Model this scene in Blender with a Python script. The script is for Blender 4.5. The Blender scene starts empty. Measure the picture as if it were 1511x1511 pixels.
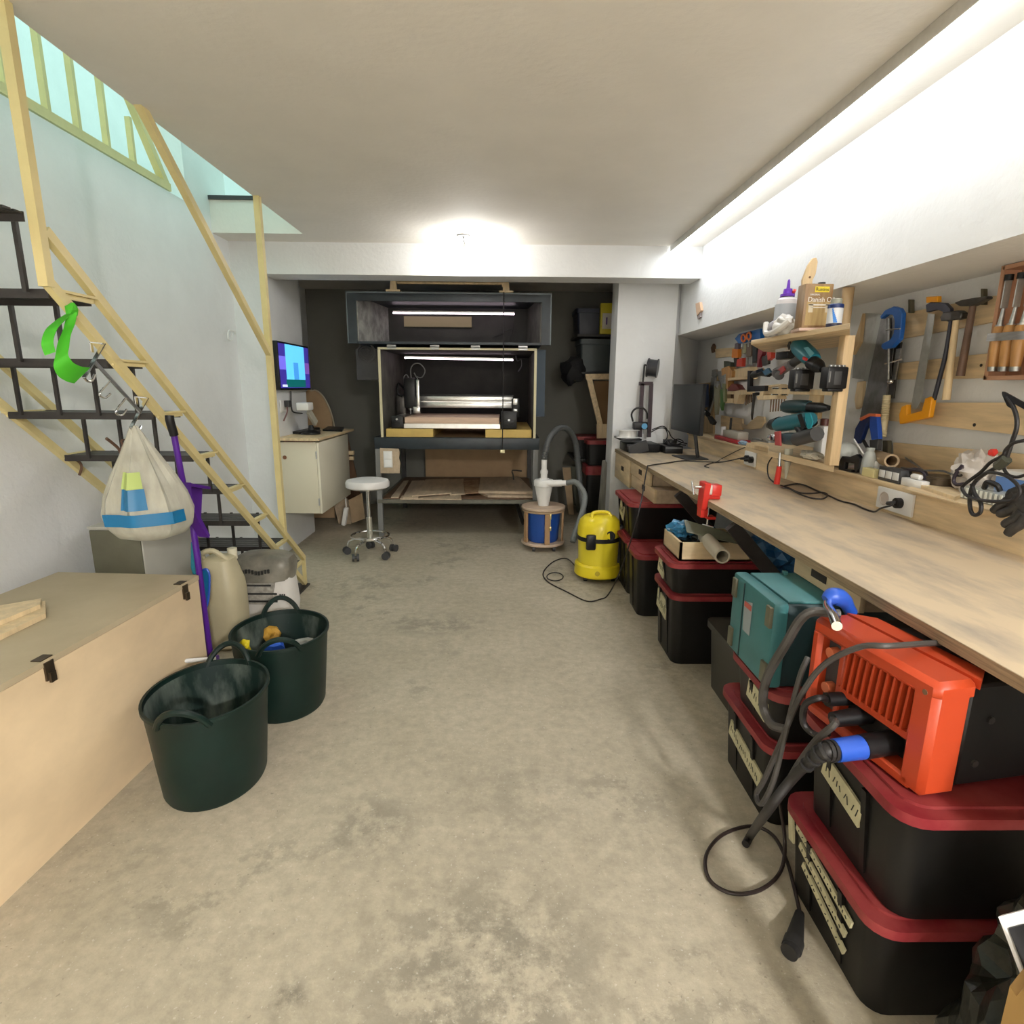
import bpy, bmesh, math, random
from mathutils import Vector, Matrix, noise
C = bpy.context.scene.collection
random.seed(7)
PI = math.pi
V = Vector
# ------------------------------------------------------------------ camera
F_PX, CAM_H, ROLL = 850.0, 1.40, 0.008
PITCH, YAW = math.atan2(185, F_PX), math.atan2(12, F_PX)
_f = V((math.sin(YAW)*math.cos(PITCH), math.cos(YAW)*math.cos(PITCH), -math.sin(PITCH)))
_r0 = V((math.cos(YAW), -math.sin(YAW), 0)); _u0 = _r0.cross(_f)
_r = _r0*math.cos(ROLL) + _u0*math.sin(ROLL); _u = -_r0*math.sin(ROLL) + _u0*math.cos(ROLL)
O = V((0, 0, CAM_H))
cam = bpy.data.objects.new('camera', bpy.data.cameras.new('camera')); C.objects.link(cam)
cam.matrix_world = Matrix(((_r.x, _u.x, -_f.x, O.x), (_r.y, _u.y, -_f.y, O.y), (_r.z, _u.z, -_f.z, O.z), (0, 0, 0, 1)))
cam.data.sensor_width = 36; cam.data.lens = F_PX/1511*36; cam.data.clip_start = 0.02
bpy.context.scene.camera = cam
def ray(px, py): return _f + _r*((px-755.5)/F_PX) - _u*((py-755.5)/F_PX)
def PX(px, py, x): d = ray(px, py); return O + d*(x/d.x)
def PY(px, py, y): d = ray(px, py); return O + d*(y/d.y)
def PZ(px, py, z=0.0): d = ray(px, py); return O + d*((z-CAM_H)/d.z)
# ------------------------------------------------------------------ materials
MATS = {}
def mat(name, col, rough=0.6, metal=0.0, var=0.0, scale=8.0, bump=0.0, stretch=(1, 1, 1), emit=None, estr=0.0, trans=0.0, alpha=1.0, col2=None, spec=0.5, lo=0.35, hi=0.65, detail=6, bscale=None, coat=0.0):
    if name in MATS: return MATS[name]
    m = bpy.data.materials.new(name); m.use_nodes = True; nt = m.node_tree; N = nt.nodes; L = nt.links
    b = N['Principled BSDF']; c4 = (*col, 1)
    b.inputs['Base Color'].default_value = c4; b.inputs['Roughness'].default_value = rough; b.inputs['Metallic'].default_value = metal
    b.inputs['Specular IOR Level'].default_value = spec
    if trans: b.inputs['Transmission Weight'].default_value = trans
    if coat: b.inputs['Coat Weight'].default_value = coat
    if alpha < 1: b.inputs['Alpha'].default_value = alpha
    if emit: b.inputs['Emission Color'].default_value = (*emit, 1); b.inputs['Emission Strength'].default_value = estr
    if var or col2 or bump:
        tc = N.new('ShaderNodeTexCoord'); mp = N.new('ShaderNodeMapping'); mp.inputs['Scale'].default_value = stretch
        L.new(tc.outputs['Object'], mp.inputs['Vector'])
        nz = N.new('ShaderNodeTexNoise'); nz.inputs['Scale'].default_value = scale; nz.inputs['Detail'].default_value = detail; nz.inputs['Roughness'].default_value = 0.6
        L.new(mp.outputs['Vector'], nz.inputs['Vector'])
        if var or col2:
            rp = N.new('ShaderNodeValToRGB'); e = rp.color_ramp.elements
            e[0].position = lo; e[1].position = hi
            e[0].color = (*[max(0, k*(1-var)) for k in col], 1); e[1].color = (*(col2 if col2 else [min(1, k*(1+var)) for k in col]), 1)
            if col2: e[0].color = c4
            L.new(nz.outputs['Fac'], rp.inputs['Fac']); L.new(rp.outputs['Color'], b.inputs['Base Color'])
        if bump:
            bp = N.new('ShaderNodeBump'); bp.inputs['Strength'].default_value = bump; bp.inputs['Distance'].default_value = 0.01
            if bscale:
                n2 = N.new('ShaderNodeTexNoise'); n2.inputs['Scale'].default_value = bscale; n2.inputs['Detail'].default_value = 4
                L.new(mp.outputs['Vector'], n2.inputs['Vector']); L.new(n2.outputs['Fac'], bp.inputs['Height'])
            else: L.new(nz.outputs['Fac'], bp.inputs['Height'])
            L.new(bp.outputs['Normal'], b.inputs['Normal'])
    MATS[name] = m; return m
def concrete():
    m = bpy.data.materials.new('concrete_floor'); m.use_nodes = True; nt = m.node_tree; N = nt.nodes; L = nt.links; b = N['Principled BSDF']
    tc = N.new('ShaderNodeTexCoord')
    def nz(s, d=8, r=.6, off=0):
        n = N.new('ShaderNodeTexNoise'); n.inputs['Scale'].default_value = s; n.inputs['Detail'].default_value = d; n.inputs['Roughness'].default_value = r
        mp = N.new('ShaderNodeMapping'); mp.inputs['Location'].default_value = (off, off*.7, 0); L.new(tc.outputs['Object'], mp.inputs['Vector']); L.new(mp.outputs['Vector'], n.inputs['Vector']); return n.outputs['Fac']
    def ramp(fac, p0, p1, c0, c1):
        r = N.new('ShaderNodeValToRGB'); e = r.color_ramp.elements; e[0].position = p0; e[1].position = p1; e[0].color = (*c0, 1); e[1].color = (*c1, 1); L.new(fac, r.inputs['Fac']); return r.outputs['Color']
    def mix(a, bb, fac, mode='MIX'):
        x = N.new('ShaderNodeMix'); x.data_type = 'RGBA'; x.blend_type = mode
        if isinstance(fac, float): x.inputs['Factor'].default_value = fac
        else: L.new(fac, x.inputs['Factor'])
        for s, v in ((6, a), (7, bb)):
            if isinstance(v, tuple): x.inputs[s].default_value = (*v, 1)
            else: L.new(v, x.inputs[s])
        return x.outputs[2]
    W, K = (1, 1, 1), (0, 0, 0)
    base = ramp(nz(1.6), .3, .7, (.42, .370, .275), (.53, .47, .36))
    fine = ramp(nz(22, 6, .7, 3), .35, .68, (.80, .80, .80), (1.06, 1.06, 1.06))
    c = mix(base, fine, 1.0, 'MULTIPLY')
    # worn darker patches: two noises must agree, plus two real stains where the photo has them
    st = N.new('ShaderNodeMath'); st.operation = 'MULTIPLY'
    L.new(ramp(nz(1.1, 3, .5, 9.3), .53, .63, K, W), st.inputs[0]); L.new(ramp(nz(7.5, 8, .75, 1.7), .50, .57, K, W), st.inputs[1])
    sf = N.new('ShaderNodeMath'); sf.operation = 'MULTIPLY'; sf.inputs[1].default_value = .5; L.new(st.outputs[0], sf.inputs[0])
    c = mix(c, (.21, .19, .145), sf.outputs[0])
    def spot(x, y, r, amt, c, sx=1.0):
        vm = N.new('ShaderNodeMapping'); vm.inputs['Location'].default_value = (-x*sx, -y, 0); vm.inputs['Scale'].default_value = (sx, 1, 0); L.new(tc.outputs['Object'], vm.inputs['Vector'])
        ln = N.new('ShaderNodeVectorMath'); ln.operation = 'LENGTH'; L.new(vm.outputs['Vector'], ln.inputs[0])
        mr = N.new('ShaderNodeMapRange'); mr.inputs[1].default_value = r; mr.inputs[2].default_value = r*.35; mr.inputs[3].default_value = 0; mr.inputs[4].default_value = 1; L.new(ln.outputs['Value'], mr.inputs[0])
        mu = N.new('ShaderNodeMath'); mu.operation = 'MULTIPLY'; L.new(mr.outputs[0], mu.inputs[0]); L.new(ramp(nz(8, 8, .75, x*3+y), .43, .55, K, W), mu.inputs[1])
        m2 = N.new('ShaderNodeMath'); m2.operation = 'MULTIPLY'; m2.inputs[1].default_value = amt; L.new(mu.outputs[0], m2.inputs[0])
        return mix(c, (.20, .18, .14), m2.outputs[0])
    c = spot(-.04, 1.12, .42, .8, c); c = spot(-.38, 3.25, .22, .6, c, .6); c = spot(-.42, 1.62, .2, .6, c); c = spot(-.5, 1.08, .06, .9, c); c = spot(.05, 1.75, .35, .35, c)
    sp = ramp(nz(90, 2, .5, 5), .66, .72, K, (.5, .5, .5)); c = mix(c, (.62, .58, .5), sp)
    dk = ramp(nz(60, 2, .5, 11), .70, .74, K, (.5, .5, .5)); c = mix(c, (.16, .14, .11), dk)
    L.new(c, b.inputs['Base Color']); b.inputs['Roughness'].default_value = .62; b.inputs['Specular IOR Level'].default_value = .35
    bp = N.new('ShaderNodeBump'); bp.inputs['Strength'].default_value = .25; bp.inputs['Distance'].default_value = .01; L.new(nz(28, 8, .7), bp.inputs['Height']); L.new(bp.outputs['Normal'], b.inputs['Normal'])
    return m
WHITE = mat('white_wall_paint', (.79, .795, .79), .75, var=.03, scale=3, bump=.25, bscale=45)
CEIL = mat('ceiling_paint', (.80, .765, .70), .8, var=.03, scale=2.5, bump=.2, bscale=35)
FLOOR = concrete()
PLY = mat('plywood', (.63, .49, .30), .55, var=.16, scale=3, stretch=(1, 1, 5), bump=.04)
PLYTOP = mat('worn_plywood_top', (.36, .30, .235), .55, col2=(.60, .475, .32), scale=3.4, stretch=(2.6, .8, 1), lo=.30, hi=.56, detail=9)
PLYEDGE = mat('plywood_edge', (.30, .22, .13), .7, var=.3, scale=6, stretch=(1, 1, 30))
PINE = mat('pine_wood', (.72, .55, .33), .55, var=.16, scale=5, stretch=(6, .6, 6), bump=.04)
PINEV = mat('pine_wood_upright', (.62, .45, .25), .55, var=.16, scale=5, stretch=(6, 6, .6))
CHESTW = mat('birch_plywood', (.74, .575, .37), .5, var=.12, scale=1.6, stretch=(1, 1, 1.6), bump=.03)
CHESTTOP = mat('dusty_birch_top', (.42, .34, .22), .6, col2=(.52, .43, .29), scale=2.2)
DARKW = mat('dark_wood', (.16, .085, .045), .55, var=.25, scale=6, stretch=(4, 4, .6))
REDW = mat('reddish_box_wood', (.42, .20, .11), .5, var=.2, scale=6, stretch=(4, 4, .6))
HANDLEW = mat('varnished_handle_wood', (.52, .27, .09), .3, var=.2, scale=8, stretch=(3, 3, .6))
LIGHTW = mat('pale_wood', (.72, .56, .34), .5, var=.12, scale=9, stretch=(4, 4, .8))
CARD = mat('cardboard', (.42, .30, .18), .8, var=.1, scale=8)
YPAINT = mat('cream_yellow_paint', (.72, .60, .29), .42, var=.06, scale=7)
DMETAL = mat('dark_painted_steel', (.030, .026, .024), .45, var=.3, scale=10)
BLACK = mat('black_plastic', (.008, .008, .009), .42, spec=.4)
RUBBER = mat('black_rubber', (.014, .013, .013), .6)
CABLE = mat('black_cable', (.012, .010, .010), .5)
GCABLE = mat('grey_cable', (.055, .05, .045), .5)
DGREY = mat('dark_grey_plastic', (.05, .05, .052), .5)
GREY = mat('grey_plastic', (.22, .22, .215), .5)
CHROME = mat('chrome', (.82, .82, .83), .12, 1.0)
STEEL = mat('brushed_steel', (.42, .43, .43), .38, 1.0, var=.12, scale=20, stretch=(1, 1, 6))
BLADE = mat('saw_blade_steel', (.42, .43, .41), .42, .5, var=.15, scale=12)
DSTEEL = mat('dark_steel', (.09, .085, .08), .4, .8, var=.2, scale=14)
ALU = mat('aluminium', (.68, .68, .66), .3, .9, var=.06, scale=20)
WPLAST = mat('white_plastic', (.80, .79, .76), .4)
CREAM = mat('cream_melamine', (.70, .65, .50), .45, var=.03, scale=2)
NAVY = mat('blue_black_paint', (.016, .024, .030), .45, var=.3, scale=6)
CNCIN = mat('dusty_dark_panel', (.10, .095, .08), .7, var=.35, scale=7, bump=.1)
CNCBACK = mat('black_back_panel', (.022, .021, .018), .7, var=.3, scale=5)
TUBG = mat('dark_green_rubber', (.0028, .0135, .0105), .45, var=.2, scale=6, spec=.35)
TUBIN = mat('dusty_green_rubber', (.004, .017, .014), .5, col2=(.20, .23, .20), scale=6, lo=.48, hi=.72, stretch=(1, 1, .35))
REDLID = mat('dusty_red_plastic', (.20, .014, .020), .5, col2=(.27, .045, .042), scale=9, spec=.35)
BIN = mat('black_bin_plastic', (.007, .0065, .006), .42, var=.3, scale=5, spec=.3)
TAPE = mat('yellowed_tape', (.52, .48, .30), .6, var=.15, scale=14)
INK = mat('black_ink', (.02, .02, .02), .6)
ORANGE = mat('red_orange_plastic', (.46, .052, .014), .38)
YEL = mat('yellow_plastic', (.78, .62, .02), .35)
HACK = mat('orange_yellow_paint', (.85, .36, .01), .35)
BLUE = mat('blue_plastic', (.02, .09, .50), .38)
DBLUE = mat('dark_blue_plastic', (.008, .025, .12), .4)
SKYB = mat('cyan_blue_plastic', (.005, .14, .31), .4)
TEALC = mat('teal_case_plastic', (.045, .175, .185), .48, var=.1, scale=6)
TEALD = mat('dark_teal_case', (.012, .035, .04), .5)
DRILLT = mat('teal_tool_plastic', (.012, .15, .20), .4)
PURPLE = mat('purple_plastic', (.085, .012, .26), .35)
RED = mat('red_plastic', (.62, .03, .02), .35)
GREEN = mat('lime_fabric', (.06, .45, .015), .7)
BARREL = mat('blue_drum_plastic', (.012, .07, .33), .4)
GHOSE = mat('grey_hose_plastic', (.16, .17, .165), .5)
SEATW = mat('white_vinyl', (.80, .77, .75), .35)
MDF = mat('mdf_board', (.46, .31, .17), .7, var=.06, scale=8)
FOAMY = mat('yellow_board_edge', (.60, .42, .12), .65, var=.08, scale=8)
SCRAP = mat('scrap_plywood', (.50, .39, .27), .65, var=.15, scale=5, stretch=(4, .7, 4))
BAGW = mat('translucent_bag_film', (.62, .60, .50), .4, alpha=.55, var=.12, scale=5, stretch=(5, 5, .8))
FILM = mat('clear_film', (.85, .85, .82), .25, alpha=.45)
GLASS = mat('frosted_glass', (.65, .68, .64), .2, alpha=.6)
JUG = mat('translucent_jug', (.56, .50, .33), .45, col2=(.46, .40, .26), scale=3)
SACKW = mat('white_paper_sack', (.72, .69, .65), .7, var=.06, scale=5)
SACKG = mat('grey_printed_sack', (.20, .185, .15), .45, var=.3, scale=9)
BLADEB = mat('blue_enamel', (.015, .12, .46), .35)
MON = mat('black_screen', (.006, .008, .008), .32, spec=.25)
OLIVE = mat('olive_grey_metal', (.12, .115, .075), .5, var=.15, scale=4)
GREYM = mat('pale_grey_metal', (.46, .45, .40), .45, var=.05, scale=3)
CANL = mat('brown_can_label', (.24, .13, .055), .4, col2=(.34, .22, .10), scale=6, stretch=(8, 8, 1))
WOODPRINT = mat('wood_picture_print', (.34, .21, .08), .4, col2=(.52, .38, .17), scale=7, stretch=(9, 9, .7))
GLOVE = mat('black_glove_rubber', (.035, .032, .030), .55, var=.3, scale=30, bump=.3)
PLB = mat('black_bag_film', (.012, .014, .012), .22, var=.3, scale=5, bump=.5, bscale=18)
BLUEFILM = mat('blue_plastic_film', (.03, .16, .30), .3, var=.25, scale=6)
# ------------------------------------------------------------------ mesh builder
def catmull(pts, n=8, closed=False):
    pts = [V(p) for p in pts]
    if len(pts) < 3: return pts
    out = []; k = len(pts); rng = range(k if closed else k-1)
    for i in rng:
        p0 = pts[(i-1) % k] if (closed or i > 0) else pts[0]*2-pts[1]
        p1, p2 = pts[i], pts[(i+1) % k]
        p3 = pts[(i+2) % k] if (closed or i+2 < k) else pts[-1]*2-pts[-2]
        for j in range(n):
            t = j/n
            out.append(.5*((2*p1)+(p2-p0)*t+(2*p0-5*p1+4*p2-p3)*t*t+(3*p1-p0-3*p2+p3)*t**3))
    if not closed: out.append(pts[-1])
    return out
def frame(d, up=None):
    d = d.normalized(); a = V((0, 0, 1)) if abs(d.z) < .95 else V((1, 0, 0))
    x = a.cross(d).normalized(); return x, d.cross(x)
class MB:
    def __init__(s): s.bm = bmesh.new()
    def _merge(s, t, M=None):
        if M is not None: t.transform(M)
        me = bpy.data.meshes.new('tmp'); t.to_mesh(me); t.free(); s.bm.from_mesh(me); bpy.data.meshes.remove(me); return s
    def box(s, x0, x1, y0, y1, z0, z1, bev=0.0, seg=2, M=None):
        t = bmesh.new(); bmesh.ops.create_cube(t, size=1)
        t.transform(Matrix.Translation(((x0+x1)/2, (y0+y1)/2, (z0+z1)/2)) @ Matrix.Diagonal((abs(x1-x0), abs(y1-y0), abs(z1-z0), 1)))
        if bev: bmesh.ops.bevel(t, geom=t.edges[:], offset=bev, segments=seg, affect='EDGES', profile=.5)
        return s._merge(t, M)
    def obox(s, c, size, rot=(0, 0, 0), bev=0.0):
        a = [k/2 for k in size]
        from mathutils import Euler
        return s.box(-a[0], a[0], -a[1], a[1], -a[2], a[2], bev, 2, Matrix.Translation(c) @ Euler(rot).to_matrix().to_4x4())
    def bar(s, p0, p1, w, h, bev=0.0, up=(0, 0, 1)):
        p0, p1 = V(p0), V(p1); d = p1-p0; z = d.normalized(); u = V(up); x = u.cross(z)
        if x.length < 1e-4: x = V((1, 0, 0)).cross(z)
        x.normalize(); y = z.cross(x)
        M = Matrix(((x.x, y.x, z.x, 0), (x.y, y.y, z.y, 0), (x.z, y.z, z.z, 0), (0, 0, 0, 1)))
        return s.box(-w/2, w/2, -h/2, h/2, 0, d.length, bev, 1, Matrix.Translation(p0) @ M)
    def cyl(s, p0, p1, r0, r1=None, n=16, caps=True):
        p0, p1 = V(p0), V(p1); r1 = r0 if r1 is None else r1; x, y = frame(p1-p0); bm = s.bm
        A = [bm.verts.new(p0+(x*math.cos(2*PI*i/n)+y*math.sin(2*PI*i/n))*r0) for i in range(n)]
        B = [bm.verts.new(p1+(x*math.cos(2*PI*i/n)+y*math.sin(2*PI*i/n))*r1) for i in range(n)]
        for i in range(n): bm.faces.new((A[i], A[(i+1) % n], B[(i+1) % n], B[i]))
        if caps: bm.faces.new(A[::-1]); bm.faces.new(B)
        return s
    def tube(s, pts, r, n=8, sm=6, closed=False):
        P = catmull(pts, sm, closed) if sm else [V(p) for p in pts]; bm = s.bm; rings = []; k = len(P); x = None
        for i, p in enumerate(P):
            d = (P[(i+1) % k]-P[i-1]) if closed else (P[min(i+1, k-1)]-P[max(i-1, 0)])
            if d.length < 1e-9: d = V((0, 0, 1))
            d.normalize()
            if x is None: x, y = frame(d)
            else:
                x = (x-d*x.dot(d)); x = x.normalized() if x.length > 1e-6 else frame(d)[0]; y = d.cross(x)
            rr = r(i/(k-1)) if callable(r) else r
            rings.append([bm.verts.new(p+(x*math.cos(2*PI*j/n)+y*math.sin(2*PI*j/n))*rr) for j in range(n)])
        for a, b in zip(rings, rings[1:]+([rings[0]] if closed else [])):
            for j in range(n): bm.faces.new((a[j], a[(j+1) % n], b[(j+1) % n], b[j]))
        if not closed: bm.faces.new(rings[0][::-1]); bm.faces.new(rings[-1])
        return s
    def ribbon(s, pts, w, th, sm=6):
        """a flat strap along pts; w is a vector across it"""
        P = catmull(pts, sm); bm = s.bm; R = []
        for i, p in enumerate(P):
            d = (P[min(i+1, len(P)-1)]-P[max(i-1, 0)]).normalized(); t = i/(len(P)-1)
            ww = V(w(t)) if callable(w) else V(w); nn = d.cross(ww); nn = nn.normalized()*th/2 if nn.length > 1e-7 else V((0, 0, th/2))
            R.append([bm.verts.new(p+q) for q in (-ww/2-nn, ww/2-nn, ww/2+nn, -ww/2+nn)])
        for a, b in zip(R, R[1:]):
            for j in range(4): bm.faces.new((a[j], a[(j+1) % 4], b[(j+1) % 4], b[j]))
        bm.faces.new(R[0][::-1]); bm.faces.new(R[-1]); return s
    def lathe(s, prof, c, n=32, M=None, sx=1.0, sy=1.0, cap=(1, 1)):
        """prof: (radius, height) list, axis z through c"""
        bm = s.bm; c = V(c); R = []
        for r, z in prof:
            ring = []
            for i in range(n):
                p = V((r*sx*math.cos(2*PI*i/n), r*sy*math.sin(2*PI*i/n), z))
                if M is not None: p = M @ p
                ring.append(bm.verts.new(c+p))
            R.append(ring)
        for a, b in zip(R, R[1:]):
            for i in range(n): bm.faces.new((a[i], a[(i+1) % n], b[(i+1) % n], b[i]))
        if cap[0]: bm.faces.new(R[0][::-1])
        if cap[1]: bm.faces.new(R[-1])
        return s
    def loft(s, rings, cap=True):
        bm = s.bm; R = [[bm.verts.new(V(p)) for p in r] for r in rings]; n = len(R[0])
        for a, b in zip(R, R[1:]):
            for i in range(n): bm.faces.new((a[i], a[(i+1) % n], b[(i+1) % n], b[i]))
        if cap: bm.faces.new(R[0][::-1]); bm.faces.new(R[-1])
        return s
    def prism(s, pts, vec, bev=0.0):
        t = bmesh.new(); vs = [t.verts.new(V(p)) for p in pts]; f = t.faces.new(vs)
        r = bmesh.ops.extrude_face_region(t, geom=[f]); bmesh.ops.translate(t, verts=[g for g in r['geom'] if isinstance(g, bmesh.types.BMVert)], vec=V(vec))
        bmesh.ops.recalc_face_normals(t, faces=t.faces[:])
        if bev: bmesh.ops.bevel(t, geom=t.edges[:], offset=bev, segments=1, affect='EDGES')
        return s._merge(t)
    def ball(s, c, r, sc=(1, 1, 1), sub=3, amp=0.0, fq=3.0, seed=0):
        t = bmesh.new(); bmesh.ops.create_icosphere(t, subdivisions=sub, radius=1)
        for v in t.verts:
            k = 1+amp*noise.noise(v.co*fq+V((seed, seed*.3, 0))) if amp else 1
            v.co = V((v.co.x*sc[0], v.co.y*sc[1], v.co.z*sc[2]))*r*k+V(c)
        return s._merge(t)
    def rbox(s, x0, x1, y0, y1, z0, z1, r, taper=0.0, n=5, open_top=False):
        """box with rounded vertical edges; taper shrinks the bottom"""
        def ring(z, k):
            P = []
            for cx, cy, a0 in ((x1-r, y1-r, 0), (x0+r, y1-r, PI/2), (x0+r, y0+r, PI), (x1-r, y0+r, 1.5*PI)):
                for i in range(n+1):
                    a = a0+PI/2*i/n; P.append(V((cx+r*math.cos(a), cy+r*math.sin(a), z)))
            c = V(((x0+x1)/2, (y0+y1)/2, z))
            return [c+V(((p.x-c.x)*k, (p.y-c.y)*k, 0)) for p in P]
        return s.loft([ring(z0, 1-taper), ring(z1, 1)])
    def build(s, name, m, parent=None, smooth=True, ang=38):
        bm = s.bm; bmesh.ops.remove_doubles(bm, verts=bm.verts[:], dist=1e-6); bmesh.ops.recalc_face_normals(bm, faces=bm.faces[:])
        me = bpy.data.meshes.new(name); bm.to_mesh(me); bm.free(); me.materials.append(m)
        if smooth:
            me.polygons.foreach_set('use_smooth', [True]*len(me.polygons)); me.set_sharp_from_angle(angle=math.radians(ang))
        o = bpy.data.objects.new(name, me); C.objects.link(o)
        if parent is not None: put(o, parent)
        return o
def origin(o):
    M = Matrix.Identity(4)
    while o is not None:
        M = o.matrix_basis @ M if o.parent is None else o.matrix_parent_inverse @ o.matrix_basis @ M
        o = o.parent
    return M
def put(o, parent): o.parent = parent; o.matrix_parent_inverse = origin(parent).inverted()
def tag(o, label, cat, group=None):
    o['label'] = label; o['category'] = cat
    if group: o['group'] = group
    return o
def thing(name, label, cat, loc, group=None):
    o = bpy.data.objects.new(name, None); C.objects.link(o); o.location = loc; o.empty_display_size = .05
    return tag(o, label, cat, group)
def struct(name, mb, m, parent=None):
    o = mb.build(name, m, parent, ang=30)
    if parent is None: o['kind'] = 'structure'
    return o
def dup(root, shift, label=None, group=None, rotz=0):
    r = root.copy(); C.objects.link(r); r.location = root.location+V(shift); r.rotation_euler.z += rotz
    if label: r['label'] = label
    if group: r['group'] = group
    for ch in list(root.children):
        c = ch.copy(); C.objects.link(c); c.parent = r
        for g in list(ch.children):
            d = g.copy(); C.objects.link(d); d.parent = c
    return r
def one(name, label, cat, mb, m, group=None, smooth=True): return tag(mb.build(name, m, None, smooth), label, cat, group)
def text_mesh(name, body, size, M, m, parent, extrude=.0006, align='CENTER', sx=1.0):
    cu = bpy.data.curves.new(name, 'FONT'); cu.body = body; cu.size = size; cu.extrude = extrude; cu.align_x = align; cu.align_y = 'CENTER'
    t = bpy.data.objects.new(name, cu); C.objects.link(t)
    me = bpy.data.meshes.new_from_object(t.evaluated_get(bpy.context.evaluated_depsgraph_get())); bpy.data.objects.remove(t)
    me.transform(M @ Matrix.Diagonal((sx, 1, 1, 1))); me.materials.clear(); me.materials.append(m)
    o = bpy.data.objects.new(name, me); C.objects.link(o)
    if parent is not None: put(o, parent)
    return o
def basis(right, up, at):
    r, u = V(right).normalized(), V(up).normalized(); n = r.cross(u)
    return Matrix(((r.x, u.x, n.x, at[0]), (r.y, u.y, n.y, at[1]), (r.z, u.z, n.z, at[2]), (0, 0, 0, 1)))
def wallpoly(pts, x, th, mb=None, bev=0.0):
    """outline given in photo pixels, laid on the plane X = x, standing th proud of it towards the room"""
    return (mb or MB()).prism([PX(a, b, x) for a, b in pts], (-th, 0, 0), bev)
# ------------------------------------------------------------------ room shell
H = 2.45; XL = -2.08; XU = 1.50; ZS = 1.845; XR = 1.905; YB = 6.85
struct('floor', MB().box(-4.2, 2.2, -4.6, 8.2, -.12, 0), FLOOR)
struct('ceiling', MB().box(-1.44, 2.2, -4.6, 8.2, H, H+.28).box(-4.2, -1.44, 4.44, 8.2, H, H+.22).box(-4.2, -1.44, -4.6, .35, H, H+.28), CEIL)
struct('wall_left', MB().box(-2.24, XL, -4.6, 4.70, 0, 2.56).box(-2.24, XL, 4.13, 4.70, 2.56, 4.8), WHITE)
struct('wall_right', MB().box(XU, 2.2, -4.6, 5.12, ZS, H).box(XR, 2.2, -4.6, 8.2, 0, ZS).box(XU, 2.2, 5.12, 6.1, ZS, H).box(XR, 2.2, 6.1, 8.2, ZS, H), WHITE)
struct('wall_back', MB().box(-4.2, 2.2, YB, 8.2, 0, H), mat('alcove_shade_colour', (.20, .195, .17), .8, var=.06, scale=2))  # shade of the deep alcove put into a darker wall colour
struct('wall_front', MB().box(-4.2, 2.2, -4.6, -4.3, 0, H), WHITE)
struct('wall_left_pier', MB().box(-2.24, -1.85, 4.68, 5.50, 0, H), WHITE)
struct('wall_left_alcove', MB().box(-2.6, -2.24, 4.7, YB, 0, H), WHITE)
pl = [(.955, 5.12), (1.46, 5.12), (1.93, 5.90), (1.93, 6.15), (1.35, 5.62), (.965, 5.46)]
struct('wall_right_pier', MB().prism([V((a, b, 0)) for a, b in pl], (0, 0, H)), WHITE)
struct('ceiling_beam', MB().box(-1.849, XU-.001, 4.68, 4.925, 2.222, H), WHITE)
# upper storey seen through the stair opening: pale walls, open to daylight above
struct('wall_upper_side', MB().box(-3.9, -3.7, -4.6, 8.2, 2.45, 5.2), WHITE)
struct('wall_upper_back', MB().box(-3.9, -.6, 7.2, 7.4, 2.6, 5.2), WHITE)
struct('wall_upper_front', MB().box(-3.9, -.6, -.2, 0, 2.7, 5.2), WHITE)
struct('wall_upper_inner', MB().box(-.8, -.6, -1.9, 7.2, 2.73, 5.2), WHITE)
struct('floor_upper', MB().box(-3.7, -2.24, -1.9, 4.44, 2.42, 2.54), CEIL)
struct('trim_1', MB().box(XL, -1.44, 4.425, 4.46, 2.665, 2.69), DGREY)
# ------------------------------------------------------------------ daylight and lamps
w = bpy.data.worlds.new('daylight'); bpy.context.scene.world = w; w.use_nodes = True
w.node_tree.nodes['Background'].inputs['Color'].default_value = (.56, .90, .85, 1); w.node_tree.nodes['Background'].inputs['Strength'].default_value = 1.7
led_m = mat('led_diffuser', (.9, .9, .9), .5, emit=(.93, .97, 1.0), estr=12.5)
t = thing('led_batten_lamp', 'long white LED batten lamp running along the ceiling above the workbench', 'ceiling lamp', (1.285, 1.5, H))
MB().box(1.245, 1.325, -2.0, 4.66, H-.03, H-.001).box(1.245, 1.2505, -2.0, 4.66, H-.046, H-.03).build('housing', ALU, t)
MB().box(1.251, 1.325, -1.99, 4.658, H-.05, H-.0305, .006).build('diffuser', led_m, t)
def bulb(p, label, e):
    x, y = p
    t = thing('hanging_bulb', label, 'light bulb', (x, y, H))
    MB().lathe([(.001, H-.012), (.045, H-.012), (.05, H-.001), (.001, H-.001)], (x, y, 0), 20).build('ceiling_rose', GREY, t)
    MB().tube([(x, y, H-.01), (x+.004, y, H-.04), (x+.015, y, H-.07)], .003).build('wire', CABLE, t)
    MB().cyl((x+.013, y, H-.06), (x+.028, y, H-.135), .017, .02).build('socket', WPLAST, t)
    MB().ball((x+.038, y, H-.172), .036, (1, 1, 1.1)).build('bulb_glass', mat('lit_bulb%g' % e, (1, 1, 1), .5, emit=(1, .98, .95), estr=e), t)
bulb((-.30, 4.42), 'bare lit bulb hanging by its wire from the ceiling in front of the beam', 200.0)
lp = bpy.data.objects.new('room_lamp', bpy.data.lights.new('room_lamp', 'AREA')); C.objects.link(lp); lp.data.shape = 'DISK'; lp.data.size = .3; lp.data.energy = 280; lp.data.color = (1, .97, .93); lp.location = (1.27, -2.7, H-.06)  # added fill light behind the camera, unseen and without a fixture
vs = bpy.context.scene.view_settings; vs.view_transform = 'Standard'; vs.look = 'None'; vs.gamma = 1; vs.exposure = 0.42; vs.use_curve_mapping = False
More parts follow.
